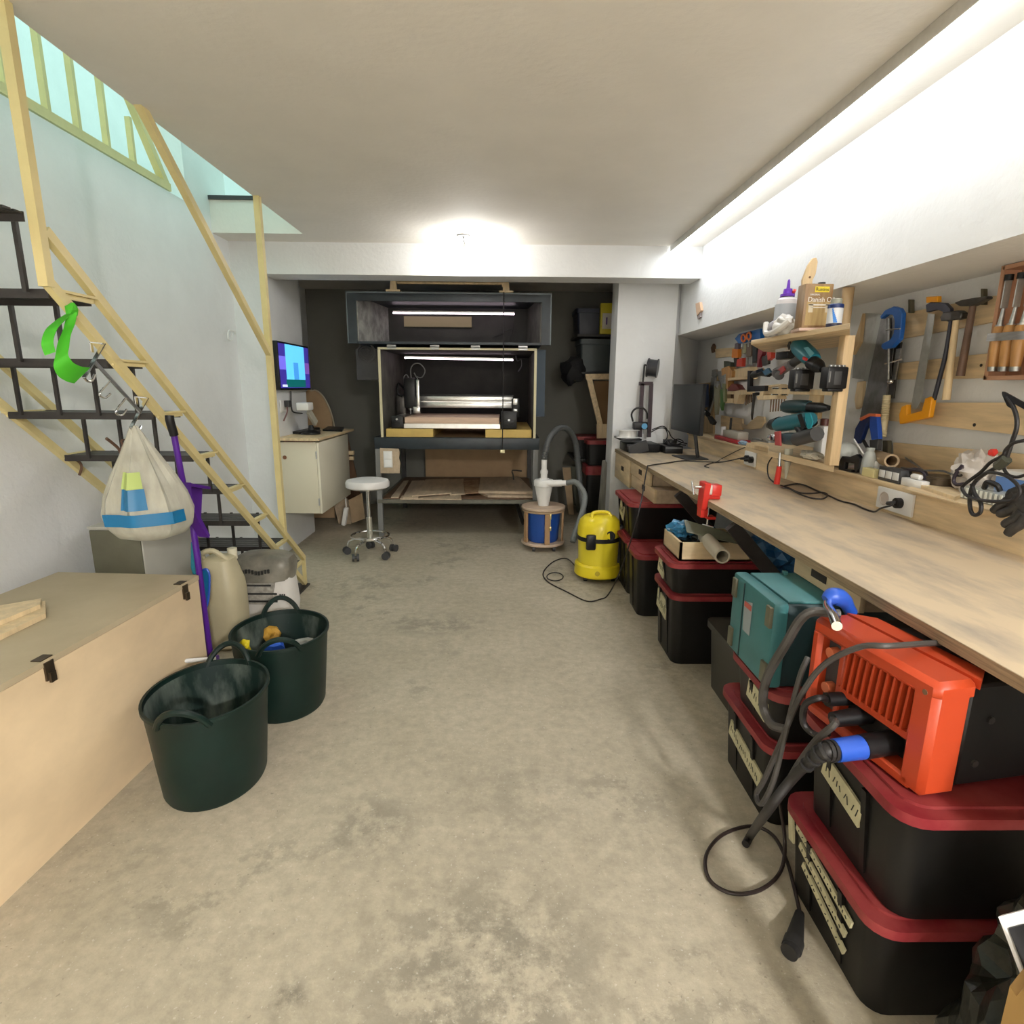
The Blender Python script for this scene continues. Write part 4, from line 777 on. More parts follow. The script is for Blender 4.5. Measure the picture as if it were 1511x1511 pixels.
# tray with plastic, cardboard tube, blue sheet
ty = thing('wooden_tray', 'pale wooden tray box standing on a shallow red-lidded bin', 'tray', (1.05, 2.87, .562))
ta, tbx = (.87, 1.23), (2.73, 3.03)
s = MB(); s.box(*ta, *tbx, .562, .57)
for (a, b, c, d_) in ((ta[0], ta[0]+.012, *tbx), (ta[1]-.012, ta[1], *tbx), (*ta, tbx[0], tbx[0]+.012), (*ta, tbx[1]-.012, tbx[1])): s.box(a, b, c, d_, .562, .655)
s.build('box', PLY, ty)
pb_ = thing('plastic_bundle', 'bundle of blue and black plastic film in the wooden tray', 'plastic film', (1.03, 2.88, .6))
MB().ball((1.05, 2.88, .625), .115, (1.1, 1.0, .35), 3, .4, 2.5, 4).build('black_film', PLB, pb_, False); MB().ball((.945, 2.95, .665), .085, (.8, .8, .55), 3, .6, 2.2, 9).build('blue_film', BLUEFILM, pb_, False)
MB().prism([(.92, 2.80, .69), (1.20, 2.66, .65), (1.22, 2.70, .675), (.94, 2.92, .725)], (0, 0, .004)).build('clear_film', mat('greenish_film', (.20, .21, .15), .25, alpha=.8), pb_)
pt = thing('cardboard_tube', 'short pale cardboard tube lying across the wooden tray with its open end forward', 'tube', (1.2, 2.6, .6))
p0, p1 = PX(1066, 821, .985), PY(1034, 786, 2.93); dd = (p1-p0); xx, yy = frame(dd); n = 28
rr = [[p+(xx*math.cos(2*PI*i/n)+yy*math.sin(2*PI*i/n))*r for i in range(n)] for p, r in ((p0, .034), (p1, .034), (p1, .026), (p0, .026), (p0, .034))]
MB().loft(rr, False).build('tube_wall', mat('pale_tube', (.50, .46, .36), .6), pt)
one('blue_sheet', 'crumpled blue plastic sheet lying under the bench behind the cardboard tube', 'plastic sheet', MB().ball((1.33, 2.66, .64), .17, (.8, 1.0, .65), 3, .4, 2.4, 2), mat('blue_tarp', (.015, .10, .24), .4, var=.2), None, False)
# teal tool case
tc = thing('tool_case', 'teal plastic tool case standing upright on a shallow red-lidded bin', 'tool case', (1.0, 1.78, .487))
cx0, cx1, cy0, cy1, cz0, cz1 = .815, 1.26, 1.625, 1.94, .486, .768
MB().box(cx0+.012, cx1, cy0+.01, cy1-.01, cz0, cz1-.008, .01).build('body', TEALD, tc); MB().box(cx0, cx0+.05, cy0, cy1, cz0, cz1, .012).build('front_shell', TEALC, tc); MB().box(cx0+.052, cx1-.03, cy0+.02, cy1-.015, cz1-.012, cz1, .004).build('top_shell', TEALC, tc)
MB().box(cx0-.003, cx0+.002, 1.835, 1.839, cz0+.01, cz1-.01).build('groove', TEALD, tc)
MB().prism([(cx0-.001, 1.825, .70), (cx0-.001, 1.765, .715), (cx0-.001, 1.765, .60), (cx0-.001, 1.82, .60)], (-.0015, 0, 0)).build('label', mat('grey_label', (.30, .34, .36), .5), tc); MB().box(cx0-.004, cx0-.0026, 1.768, 1.82, .685, .703).build('label_band', mat('red_band', (.45, .08, .06), .5), tc)
for y, z in ((cy1-.03, cz1-.05), (cy0+.02, cz1-.05), (cy1-.03, cz0+.05), (cy0+.02, cz0+.05)): MB().box(cx0-.008, cx0+.004, y-.016, y+.016, z-.034, z+.034, .003).build('latch', OLIVE, tc)
MB().bar((1.02, cy0+.03, cz1+.001), (1.10, cy1-.05, cz1+.001), .045, .003).build('tape', mat('grey_tape', (.16, .17, .13), .6), tc)
MB().box(.97, .985, cy1-.05, cy1-.03, cz1, cz1+.014, .003).build('catch', TEALC, tc)
# welder
A0, A1 = V((.805, 1.395, .564)), V((.868, 1.035, .564)); ud = (A1-A0).normalized(); nd = V((ud.y, -ud.x, 0))
if nd.x > 0: nd = -nd
LW, HW = (A1-A0).length, .262
def wq(u, n, z): return A0+ud*u+nd*n+V((0, 0, z))
def wbox(s, u0, u1, n0, n1, z0, z1, bev=0): return s.prism([wq(u0, n0, z0), wq(u1, n0, z0), wq(u1, n0, z1), wq(u0, n0, z1)], nd*(n1-n0), bev)
we = thing('welder', 'red-orange and black inverter welder resting on the nearest red-lidded bin under the bench', 'welder', (.95, 1.2, .563))
wbox(MB(), .015, LW-.015, -.10, -.42, .006, HW-.02, .006).build('case', BLACK, we)
fr = MB()
wbox(fr, 0, LW, .0, -.10, HW-.045, HW, .012); wbox(fr, LW-.062, LW, .0, -.09, 0, HW-.02, .012); wbox(fr, 0, .034, 0, -.09, 0, HW-.03, .010); wbox(fr, .02, LW-.03, 0, -.09, 0, .028, .006); wbox(fr, .085, .105, -.015, -.09, .02, HW-.03, .004)
fr.prism([wq(.0, -.10, HW-.02), wq(LW, -.10, HW-.02), wq(LW-.04, -.155, HW-.022), wq(.04, -.155, HW-.022)], (0, 0, .02)).build('bezel', ORANGE, we)
g = MB()
for k in range(11): g.bar(wq(.112+.0195*k, -.018, .112), wq(.122+.0192*k, -.018, HW-.042), .02, .0055, up=tuple(ud))
wbox(g, .10, LW-.05, -.010, -.035, .100, .116); g.build('grille', ORANGE, we)
wbox(MB(), .10, LW-.05, -.045, -.06, .02, HW-.04).build('grille_backing', mat('black_void', (.006, .006, .006), .7), we)
pnl = wbox(MB(), .032, .09, -.03, -.05, .03, HW-.04).build('control_panel', DGREY, we)
for z in (.09, .185): MB().cyl(wq(.062, -.03, z), wq(.062, -.008, z), .014, n=16).build('knob', mat('orange_knob', (.55, .14, .06), .4), pnl)
MB().cyl(wq(LW-.028, .001, HW-.03), wq(LW-.028, -.004, HW-.03), .006, n=12).build('screw', DARKW, we)
for u, n_, z in ((LW+.001, -.16, .16), (LW+.001, -.14, .06), (LW+.001, -.30, .09)): MB().cyl(wq(LW-.016, n_, z), wq(LW-.010, n_, z), .008, n=10).build('screw', DSTEEL, we)
wbox(MB(), .10, .24, -.14, -.20, HW-.019, HW-.004, .003).build('carry_strap', DGREY, we)
cn = MB().cyl(wq(.25, -.04, .055), wq(.25, .045, .052), .027, n=20).build('socket_plug', BLACK, we); MB().cyl(wq(.25, .03, .052), wq(.245, .107, .047), .0265, .025, n=20).build('blue_sleeve', BLUE, cn)
MB().cyl(wq(.17, -.04, .075), wq(.165, .05, .068), .022, .018, n=18).build('socket_plug', BLACK, we); MB().cyl(wq(.12, -.04, .09), wq(.115, .03, .09), .017, n=18).build('socket_plug', BLACK, we)
wc_ = thing('ground_cable', 'thick black cable trailing from the blue plug of the welder to the floor', 'cable', PZ(1100, 1240))
e0 = wq(.245, .107, .047)
MB().tube([e0, wq(.235, .135, .035), PX(1170, 1148, .70), PX(1130, 1200, .66), PZ(1108, 1232, .03), PZ(1100, 1246, .012)], lambda t: .022-.010*min(1, t*3), 10, 8).build('cable', CABLE, wc_)
s = MB()
P_ = catmull([e0, wq(.235, .135, .035), PX(1170, 1148, .70)], 8)
for k in range(2, 14, 2): d_ = (P_[k+1]-P_[k-1]).normalized(); s.cyl(P_[k]-d_*.004, P_[k]+d_*.004, .026-.0008*k, n=14)
s.build('strain_relief', RUBBER, wc_)
to = thing('welding_torch', 'blue-handled welding torch with a bent chrome nozzle resting on top of the welder', 'torch', PX(1235, 890, .88))
MB().tube([PX(1235, 924, .785), PX(1229, 908, .81), PX(1222, 895, .84), PX(1224, 886, .86)], lambda t: .012, 12, 5).build('nozzle', CHROME, to)
MB().tube([PX(1219, 886, .85), PX(1230, 880, .87), PX(1245, 886, .90), PX(1256, 904, .93)], lambda t: .016+.008*math.sin(PI*min(1, t*1.2)), 12, 5).build('grip', BLUE, to)
MB().tube([PX(1256, 902, .93), PX(1285, 935, .985), PX(1330, 945, 1.10)], .011, 10, 5).build('neck', BLACK, to)
def cable(pts, r, m, label, name='cable', cat='cable', group=None, n=8): return one(name, label, cat, MB().tube(pts, r, n, 7), m, group)
cable([wq(.03, -.05, HW+.012), wq(.0, .02, HW+.005), PX(1160, 950, .76), PX(1132, 1000, .755), PX(1126, 1040, .755), PX(1138, 1068, .765), PX(1158, 1076, .79)], .0125, GCABLE, 'thick grey hose arching from the welder top down beside the teal case')
cable([V((1.02, 1.22, .833)), PX(1315, 953, .84), PX(1268, 955, .80), PX(1215, 982, .765), PX(1180, 1030, .745), PX(1150, 1100, .73), PX(1128, 1150, .715), PX(1116, 1172, .71), PX(1124, 1186, .70), PX(1142, 1150, .71), PX(1158, 1085, .73), PX(1180, 1000, .75), PX(1192, 970, .775)], .007, GCABLE, 'thin grey cable looping over the orange front of the welder and down past the bins')
cable([wq(.115, .03, .09), PX(1208, 1030, .76), PX(1188, 1040, .745), PX(1186, 1068, .75), PX(1205, 1085, .77), PX(1222, 1082, .78)], .008, CABLE, 'short black cable curling out of the welder front')
cable([wq(.165, .05, .068), PX(1232, 1068, .745), PX(1205, 1092, .735), PX(1180, 1125, .725), PX(1165, 1150, .70), PX(1140, 1190, .66)], .008, GCABLE, 'dark grey cable running from the welder socket along the thick black one')
tp = thing('trailing_plug', 'black plug with a looped cord lying on the floor in front of the taped bin', 'plug', PZ(1172, 1395))
MB().tube([PZ(a, b, z) for a, b, z in ((1150, 1180, .17), (1158, 1240, .06), (1152, 1285, .012), (1122, 1313, .010), (1080, 1318, .010), (1047, 1298, .010), (1042, 1262, .010), (1066, 1232, .010), (1108, 1219, .012), (1140, 1232, .012), (1160, 1268, .012), (1172, 1310, .012), (1180, 1345, .014))], .0055, 8, 8).build('cord', mat('dark_brown_cord', (.022, .012, .010), .5), tp)
q = PZ(1172, 1388, .024); MB().cyl(PZ(1180, 1348, .016), q, .012, .022, n=16).cyl(q, PZ(1168, 1400, .024), .024, n=16).cyl(PZ(1168, 1400, .024), PZ(1164, 1406, .024), .021, n=16).build('plug_body', RUBBER, tp)
# trash bag, framed panel and torn carton in the near right corner
one('rubbish_bag', 'black plastic rubbish bag slumped on the floor beyond the nearest bins', 'bag', MB().ball((1.06, .79, .205), .20, (1.0, .95, 1.05), 4, .26, 2.6, 6).ball((1.0, .84, .42), .075, (1.1, .9, 1.2), 3, .5, 2.6, 2), mat('dusty_black_film', (.016, .017, .012), .3, var=.5, scale=7, bump=.6, bscale=14), None, False)
fp = thing('framed_panel', 'black panel with a white border leaning in the nearest corner under the bench', 'panel', PX(1500, 1400, .80))
c_ = [PX(1473, 1353, .775), PX(1523, 1340, .83), PX(1560, 1450, .83), PX(1514, 1460, .775)]
MB().prism(c_, (.01, .006, -.003)).build('border', WPLAST, fp)
cc = sum(c_, V((0, 0, 0)))/4; MB().prism([v.lerp(cc, .36)+V((-.0025, -.002, .001)) for v in c_], (.003, .002, 0)).build('black_face', BLACK, fp)
tq = [PX(1490, 1455, .74), PX(1500, 1470, .74), PX(1530, 1440, .74), PX(1590, 1450, .74)]
tcn = one('torn_carton', 'torn brown carton edge at the bottom right corner of the photo', 'carton', MB().prism(tq+[V((tq[3].x, tq[3].y, .002)), V((tq[0].x, tq[0].y, .002))], (.05, .03, 0)), mat('orange_carton', (.42, .25, .08), .7))
# ================================================================== on the worktop
def zb(px, py, dz=0.0):
    v = PZ(px, py, ZB+dz); v.x = min(v.x, XK-.012); return v
vi = thing('bench_vise', 'small red bench vise clamped to the front edge of the workbench', 'vise', (.98, 2.735, ZB))
MB().prism([(.955, 2.785, .822), (.955, 2.715, .822), (.962, 2.705, .955), (.962, 2.795, .955)], (.03, 0, 0), .004).box(.965, 1.05, 2.735, 2.775, .872, .90, .004).box(1.00, 1.05, 2.720, 2.775, .89, .945, .006).build('jaw_body', RED, vi)
MB().box(.985, 1.0, 2.710, 2.780, .90, .945, .002).build('jaw_face', mat('pale_jaw', (.7, .65, .6), .3, .4), vi)
MB().cyl((.962, 2.745, .93), (.925, 2.745, .93), .007).cyl((.918, 2.775, .955), (.918, 2.730, .895), .0045).build('spindle', CHROME, vi); MB().box(.99, 1.03, 2.720, 2.775, .775, .787).box(.955, .99, 2.720, 2.775, .785, .825).build('clamp_foot', RED, vi)
MB().cyl((1.0, 2.745, .837), (1.0, 2.745, .745), .005).cyl((.985, 2.765, .74), (1.02, 2.705, .74), .004).build('clamp_screw', CHROME, vi)
cable([PX(1098, 675, 1.66), zb(1060, 682, .006), zb(1010, 680, .006), zb(985, 683, .006), V((1.0, 3.92, .878)), V((.965, 3.86, .86)), PX(945, 745, .80), PX(930, 800, .772), PX(912, 850, .74), PZ(897, 878, .03), PZ(886, 884, .010), PZ(866, 887, .008), PZ(838, 874, .006), PZ(808, 858, .006), PZ(802, 844, .006), PZ(818, 828, .006), PZ(838, 825, .010), V((.57, 4.03, .06))], .0045, CABLE, 'black cord running from the far bench socket over the edge to the vacuum', 'extension_lead', 'cord')
one('cord_coil', 'small coil of black cord lying on the floor left of the vacuum cleaner', 'cord', MB().tube([PZ(819+12*math.cos(a), 851+6*math.sin(a), .014) for a in [2*PI*k/16 for k in range(16)]], .0042, 6, 2, True), CABLE)
cable([PX(1103, 660, 1.70)+V((0, 0, .004)), PX(1090, 664, 1.66), zb(1072, 676, .006), zb(1058, 681, .005), zb(1040, 687, .005), zb(1046, 690, .005)], .003, CABLE, 'thin black wire hanging from the ledge onto the worktop beside the far socket', 'wire', 'cable')
def socket(y0, y1, z0, z1, label, plugs, holes):
    t = thing('bench_socket', label, 'socket', (XK, (y0+y1)/2, z0)); s = MB().box(XK-.012, XK-.0005, y0, y1, z0, z1, .003); s.build('plate', WPLAST, t)
    for y in holes: MB().lathe([(.028, 0), (.030, .004), (.026, .004), (.024, 0)], (XK-.0115, y, (z0+z1)/2), 24, Matrix.Rotation(-PI/2, 4, 'Y'), 1, 1, (0, 0)).cyl((XK-.0118, y, (z0+z1)/2), (XK-.0135, y, (z0+z1)/2), .024, n=24).build('outlet', mat('beige_outlet', (.55, .48, .42), .5), t)
    for y in plugs: MB().cyl((XK-.013, y, (z0+z1)/2), (XK-.035, y, (z0+z1)/2), .022, n=18).cyl((XK-.035, y, (z0+z1)/2), (XK-.065, y+.01, (z0+z1)/2-.003), .011, .007, n=12).build('plug', RUBBER, t)
socket(3.82, 4.00, .882, .978, 'white double wall socket with two black plugs at the far end of the bench upstand', (3.86, 3.93), ())
socket(2.30, 2.53, .884, .978, 'white double wall socket with one black plug nearer along the bench upstand', (2.37,), (2.475,))
cable([V((1.625, 2.38, .928)), PX(1317, 745, 1.60), PX(1300, 750, 1.58), zb(1290, 755, .006), zb(1276, 751, .005), zb(1260, 744, .005), zb(1240, 739, .005), zb(1222, 731, .005), zb(1205, 724, .005), zb(1190, 716, .005), zb(1174, 714, .005), zb(1158, 717, .005), zb(1154, 719, .012), zb(1166, 722, .012), zb(1180, 729, .006), zb(1198, 735, .005), zb(1214, 736, .005), zb(1221, 731, .012), zb(1215, 727, .014), zb(1198, 728, .012), zb(1180, 727, .006), zb(1164, 720, .005), zb(1152, 716, .006)], .004, CABLE, 'black cord looping across the worktop from the near socket to the red-handled iron', 'extension_lead', 'cord')
si = thing('soldering_iron', 'red-handled soldering iron standing upright in a holder at the tool shelf', 'soldering iron', PX(1147, 700, 1.50))
MB().cyl(PX(1146, 714, 1.50), PX(1150, 688, 1.50), .016, .0135, n=14).build('handle', RED, si); MB().cyl(PX(1150, 688, 1.50), PX(1151, 668, 1.50), .008, .006, n=10).build('shaft', STEEL, si)
MB().tube([PX(1143, 713, 1.495), PX(1134, 703, 1.49), PX(1133, 686, 1.50), PX(1140, 674, 1.52), PX(1147, 667, 1.54)], .004, 6, 6).build('cord', CABLE, si)
gn = thing('nozzle_tool', 'pale tapered nozzle hanging beside the red-handled iron', 'nozzle', PX(1160, 690, 1.53)); MB().cyl(PX(1159, 706, 1.53), PX(1163, 680, 1.53), .004, .018, n=16).cyl(PX(1163, 680, 1.53), PX(1164, 662, 1.53), .019, .021, n=16).build('nozzle', mat('pale_translucent', (.55, .53, .42), .35), gn); MB().bar(PX(1149, 675, 1.52), PX(1168, 680, 1.52), .02, .016).build('holder_band', DGREY, gn)
# 3D printer group at the far end
pr = thing('printer', 'small black desktop printer with a tall upright frame at the far bench end', '3d printer', (1.12, 4.95, ZB))
def yp(px, py, y=4.95): return PY(px, py, y)
MB().box(1.02, 1.30, 4.80, 5.09, ZB+.001, .94, .006).build('base', BLACK, pr); MB().box(.965, 1.14, 4.78, 5.08, .968, .985, .004).build('bed_carriage', BLACK, pr)
for px in (945.5, 959): q = yp(px, 615); MB().bar(yp(px-1.5, 645, 5.0), yp(px+2, 566, 5.0), .03, .03).build('upright', mat('maroon_black', (.035, .016, .022), .45), pr)
MB().bar(yp(943, 566, 5.0), yp(963, 566, 5.0), .03, .03).build('top_bar', mat('maroon_black', (.035, .016, .022), .45), pr); MB().cyl(yp(950, 570, 5.0), yp(949, 640, 5.0), .005).build('lead_screw', STEEL, pr)
q = yp(946, 628, 4.9); MB().box(q.x-.07, q.x+.05, 4.86, 4.93, q.z-.03, q.z+.03, .008).build('print_head', BLACK, pr); MB().cyl(yp(951, 629, 4.86), yp(951, 629, 4.83), .024, n=16).build('blue_fan', mat('blue_fan', (.05, .25, .45), .4), pr)
MB().tube([yp(934, 622, 4.93), yp(932, 611, 4.93), yp(938, 603, 4.93), yp(948, 602, 4.93), yp(954, 608, 4.93), yp(955, 618, 4.93)], .008, 8, 5).build('cable_arch', CABLE, pr)
MB().bar(yp(948.5, 564, 5.02), yp(951, 538, 5.02), .018, .012).bar(yp(951, 538, 5.02), yp(958, 541, 5.02), .012, .012).build('spool_arm', BLACK, pr)
sp = thing('filament_spool', 'black filament spool held up on the printer arm', 'spool', yp(963, 542)); q = yp(963, 543, 5.02); n_ = V((.9, -.35, -.1)).normalized(); s = MB()
for k0, k1, r_ in ((-.045, -.035, .078), (-.035, .035, .070), (.035, .045, .078)): s.cyl(q+n_*k0, q+n_*k1, r_, n=36)
s.build('reel', mat('black_filament', (.03, .03, .035), .35), sp); MB().cyl(q-n_*.052, q-n_*.045, .03, n=24).build('hub', GREY, sp)
q = yp(924, 627, 4.93); ws2 = thing('filament_spool', 'white filament spool lying flat by the base of the printer', 'spool', q); q = V((q.x+.01, 4.90, .986))
MB().lathe([(.02, .0), (.10, .0), (.10, .004), (.072, .005), (.072, .060), (.10, .061), (.10, .065), (.02, .065)], q, 36).build('reel', WPLAST, ws2)
bx = thing('black_device', 'tilted black control box lying in front of the printer', 'device', zb(930, 655)); a, b = PY(928, 655, 4.74), PY(957, 641, 4.74); MB().bar(V((a.x, 4.73, ZB+.016)), V((b.x, 4.76, ZB+.065)), .09, .028, .004, up=(0, 1, 0)).build('casing', DGREY, bx)
bx = thing('black_device', 'flat black power unit with a slot lying between printer and monitor', 'device', (1.36, 4.82, ZB)); MB().box(1.32, 1.47, 4.72, 4.98, ZB+.001, ZB+.062, .006).build('casing', BLACK, bx); MB().box(1.325, 1.465, 4.715, 4.722, ZB+.045, ZB+.05).build('seam', GREY, bx); MB().box(1.36, 1.44, 4.80, 4.95, ZB+.062, ZB+.10, .004).build('upper_box', BLACK, bx)
for k, l in enumerate((((960, 638), (972, 632), (982, 633), (985, 644), (980, 652)), ((962, 634), (978, 629), (986, 636), (992, 646), (1004, 652), (1014, 655)), ((985, 650), (996, 656), (1008, 652), (1000, 648), (990, 654), (1012, 657)))):
    cable([PY(a, b, 4.78) for a, b in l], .0045, CABLE, ['black cable rising behind the black power unit and dropping to its side', 'long black cable running from the printer toward the monitor base', 'tangled black cable on the worktop beside the monitor base'][k], 'cable')
mo = thing('bench_monitor', 'black flat monitor on a stand at the far end of the workbench', 'monitor', (1.5, 4.7, ZB))
m0, m1 = PX(991.5, 604, 1.40), PX(1034, 608, 1.40); m0.z = m1.z = 0; dm = (m1-m0).normalized(); nm_ = V((-dm.y, dm.x, 0)); nm_ = nm_ if nm_.x > 0 else -nm_
def mp(t, z, n=0): return m0.lerp(m1, t)+V((0, 0, z))+nm_*n
MB().prism([mp(0, 1.062), mp(1, 1.062), mp(1, 1.43), mp(0, 1.43)], nm_*.03, .004).build('casing', BLACK, mo); MB().prism([mp(.02, 1.085, -.001), mp(.98, 1.085, -.001), mp(.98, 1.42, -.001), mp(.02, 1.42, -.001)], nm_*.002).build('screen', MON, mo)
q = mp(.62, ZB, .09); MB().prism([q+V((-.16, .13, .001)), q+V((-.13, -.14, .001)), q+V((.05, -.12, .001)), q+V((.05, .10, .001))], (0, 0, .01), .002).build('foot', DGREY, mo); MB().bar(q+V((0, -.02, .008)), mp(.62, 1.20, .035), .07, .025, .004).build('neck', BLACK, mo)
# ================================================================== RIGHT WALL: battens and hung tools
XT = 1.885                                    # room-side face of the battens
def batten(pts, label, m=PINE): return one('wall_batten', label, 'batten', MB().prism([PX(a, b, XT) for a, b in pts], (XR-XT-.001, 0, 0), .001), m, 'pine battens on the right wall', False)
batten([(1328, 463), (1470, 436), (1470, 474), (1328, 500)], 'highest pine batten, behind the two hammers')
batten([(1316, 537), (1460, 521), (1460, 558), (1316, 560)], 'pine batten behind the middle of the hacksaw and hammer handles')
batten([(1306, 594), (1530, 594), (1530, 645), (1306, 620)], 'long pine batten with a dark screw hole below the hammers')
batten([(1318, 653), (1530, 672), (1530, 730), (1318, 692)], 'lowest pine batten along the wall behind the ledge clutter')
batten([(1055, 515), (1092, 512), (1092, 525), (1056, 528)], 'short pale batten at the far left of the tool wall')
batten([(1052, 548), (1110, 541), (1110, 560), (1052, 562)], 'pale batten carrying the pliers and wrenches')
batten([(1030, 566), (1052, 564), (1052, 640), (1030, 640)], 'upright pale board at the far end of the tool wall beside the monitor', PINEV)
s = MB(); s.cyl(PX(1438, 627, XT-.001)+V((-.002, 0, 0)), PX(1438, 627, XT-.001), .007, n=14); one('screw', 'dark screw head in the long pine batten', 'screw', s, DSTEEL)
s = MB(); s.cyl(PX(1448, 539, XT-.001)+V((-.002, 0, 0)), PX(1448, 539, XT-.001), .006, n=14); one('screw', 'dark screw head in the batten left of the chisel box', 'screw', s, DSTEEL)
XF = XT-.004
def W(l, x): return [PX(a, b, x) for a, b in l]
def part(name, l, x, th, m, t, bev=0.0): return MB().prism(W(l, x), (-th, 0, 0), bev).build(name, m, t, False)
for k, (px, py) in enumerate(((1346, 455),)):
    pass
# hand saw hung by its handle
t = thing('hand_saw', 'hand saw with a grey blade and pale wooden handles hanging beside the wooden post', 'saw', PX(1285, 520, XF))
part('blade', [(1277, 462), (1300, 463), (1290, 520), (1277, 560), (1258, 558), (1262, 520)], XF-.02, .002, BLADE, t)
part('spine', [(1297, 463), (1303, 464), (1282, 563), (1276, 562)], XF-.024, .006, mat('pale_spine', (.45, .48, .45), .4, .6), t)
part('grip', [(1274, 478), (1278, 462), (1274, 505), (1263, 524), (1265, 505)], XF-.02, .02, PINEV, t, .002)
part('handle', [(1270, 564), (1279, 562), (1276, 600), (1268, 604), (1266, 590)], XF-.018, .02, LIGHTW, t, .003)
# tenon saw
t = thing('tenon_saw', 'large dark spotted saw blade with a cream ribbed handle hanging under the blue clamp', 'saw', PX(1290, 560, XF))
part('blade', [(1301, 470), (1322, 468), (1318, 520), (1304, 600), (1300, 632), (1272, 632), (1270, 615), (1282, 560)], XF-.045, .003, mat('spotted_steel', (.17, .17, .165), .42, .8, col2=(.32, .32, .31), scale=10), t)
part('rod', [(1310, 470), (1315, 470), (1316, 555), (1312, 556)], XF-.05, .006, DSTEEL, t)
h0, h1 = PX(1309, 583, XF-.05), PX(1302, 645, XF-.05); s = MB(); P_ = [h0.lerp(h1, k/40) for k in range(41)]
s.tube(P_, lambda u: .017+.0022*math.sin(u*130), 14, 0); s.build('ribbed_handle', mat('cream_wood', (.66, .57, .36), .5), t)
# blue G-clamp
t = thing('g_clamp', 'blue G-clamp hanging over the large saw blade', 'clamp', PX(1320, 480, XF))
part('frame', [(1305, 467), (1312, 458), (1325, 452), (1334, 455), (1338, 462), (1336, 485), (1334, 500), (1322, 513), (1310, 516), (1306, 512), (1308, 507), (1320, 501), (1325, 492), (1327, 475), (1324, 465), (1315, 464), (1306, 471)], XF-.055, .022, BLADEB, t, .003)
MB().cyl(PX(1312, 470, XF-.066), PX(1311, 560, XF-.066), .006, n=12).build('screw', STEEL, t); MB().cyl(PX(1308, 487, XF-.07), PX(1328, 485, XF-.085), .0035, n=8).build('tommy_bar', CHROME, t)
# steel bar clamp behind
t = thing('bar_clamp', 'steel bar clamp hanging between the saw blade and the hacksaw', 'clamp', PX(1322, 540, XF))
part('bar', [(1322, 512), (1332, 505), (1320, 588), (1312, 588)], XF-.03, .008, DSTEEL, t); MB().cyl(PX(1306, 537, XF-.06), PX(1332, 530, XF-.06), .004, n=8).build('cross_bar', CHROME, t); MB().ball(PX(1314, 563, XF-.05), .014, (1, 1.2, 1), 2).build('pad', CHROME, t); part('rail', [(1324, 515), (1331, 514), (1322, 560), (1317, 562)], XF-.039, .006, STEEL, t)
# hacksaw
t = thing('hacksaw', 'hacksaw with black frame and orange-yellow handle hanging on the battens', 'saw', PX(1380, 540, XF))
fr_ = [(1371, 450), (1378, 446), (1400, 447), (1408, 455), (1408, 468), (1404, 475), (1398, 470), (1396, 460), (1388, 457), (1372, 461)]
part('bow', fr_, XF-.04, .016, mat('blue_black_frame', (.018, .018, .035), .4), t, .002)
MB().tube(W([(1404, 470), (1396, 520), (1386, 560), (1378, 590)], XF-.048), .009, 10, 4).build('frame_tube', mat('blue_black_frame', (.018, .018, .035), .4), t)
part('handle', [(1380, 585), (1383, 588), (1378, 616), (1352, 622), (1334, 626), (1333, 612), (1337, 600), (1345, 597), (1345, 612), (1367, 606), (1372, 588)], XF-.04, .022, HACK, t, .003)
part('saw_blade', [(1370, 462), (1380, 464), (1360, 590), (1352, 604), (1346, 603), (1355, 560)], XF-.045, .002, BLADE, t)
part('peg', [(1373, 438), (1390, 437), (1390, 446), (1373, 447)], XF-.03, .02, HACK, t, .002)
t = thing('flat_file', 'broad grey flat file hanging through the hacksaw frame', 'file', PX(1362, 540, XF)); part('blade', [(1371, 464), (1380, 466), (1357, 603), (1346, 601)], XF-.020, .006, BLADE, t)
# hammers
def hammer(label, head, hm, handle, m, x, extra=None):
    t = thing('hammer', label, 'hammer', PX(*handle[0], x)); part('head', head, x-.01, .030, hm, t, .003)
    a, b = PX(*handle[0], x-.025), PX(*handle[1], x-.025); MB().tube([a, a.lerp(b, .3), a.lerp(b, .7), b], lambda u: .0115+.004*u, 12, 4).build('handle', m, t); return t
hammer('small hammer with a pale wooden handle hanging right of the hacksaw', [(1402, 461), (1424, 458), (1430, 462), (1428, 470), (1416, 473), (1398, 474), (1397, 468)], DSTEEL, ((1411, 472), (1396, 590)), LIGHTW, XF-.02)
hammer('claw hammer with a dark brown handle hanging left of the chisel box', [(1418, 447), (1428, 443), (1445, 440), (1466, 437), (1466, 441), (1450, 449), (1443, 452), (1426, 452)], DSTEEL, ((1436, 450), (1417, 555)), mat('brown_hickory', (.15, .085, .055), .45, var=.2), XF-.02)
for k, (px, py, lb) in enumerate(((1348, 452, 'dark peg on the highest batten left of the hacksaw'), (1456, 438, 'dark peg on the highest batten beside the chisel box'), (1312, 660, 'dark green block standing upright at the back of the ledge'))):
    w_, h_ = ((4, 20), (4, 24), (8, 20))[k]; one('wall_peg', lb, 'peg', MB().prism(W([(px-w_/2, py-h_/2), (px+w_/2, py-h_/2), (px+w_/2, py+h_/2), (px-w_/2, py+h_/2)], XT-.002), (-.02, 0, 0), .002), mat('dark_peg', (.10, .085, .05), .6), None, False)
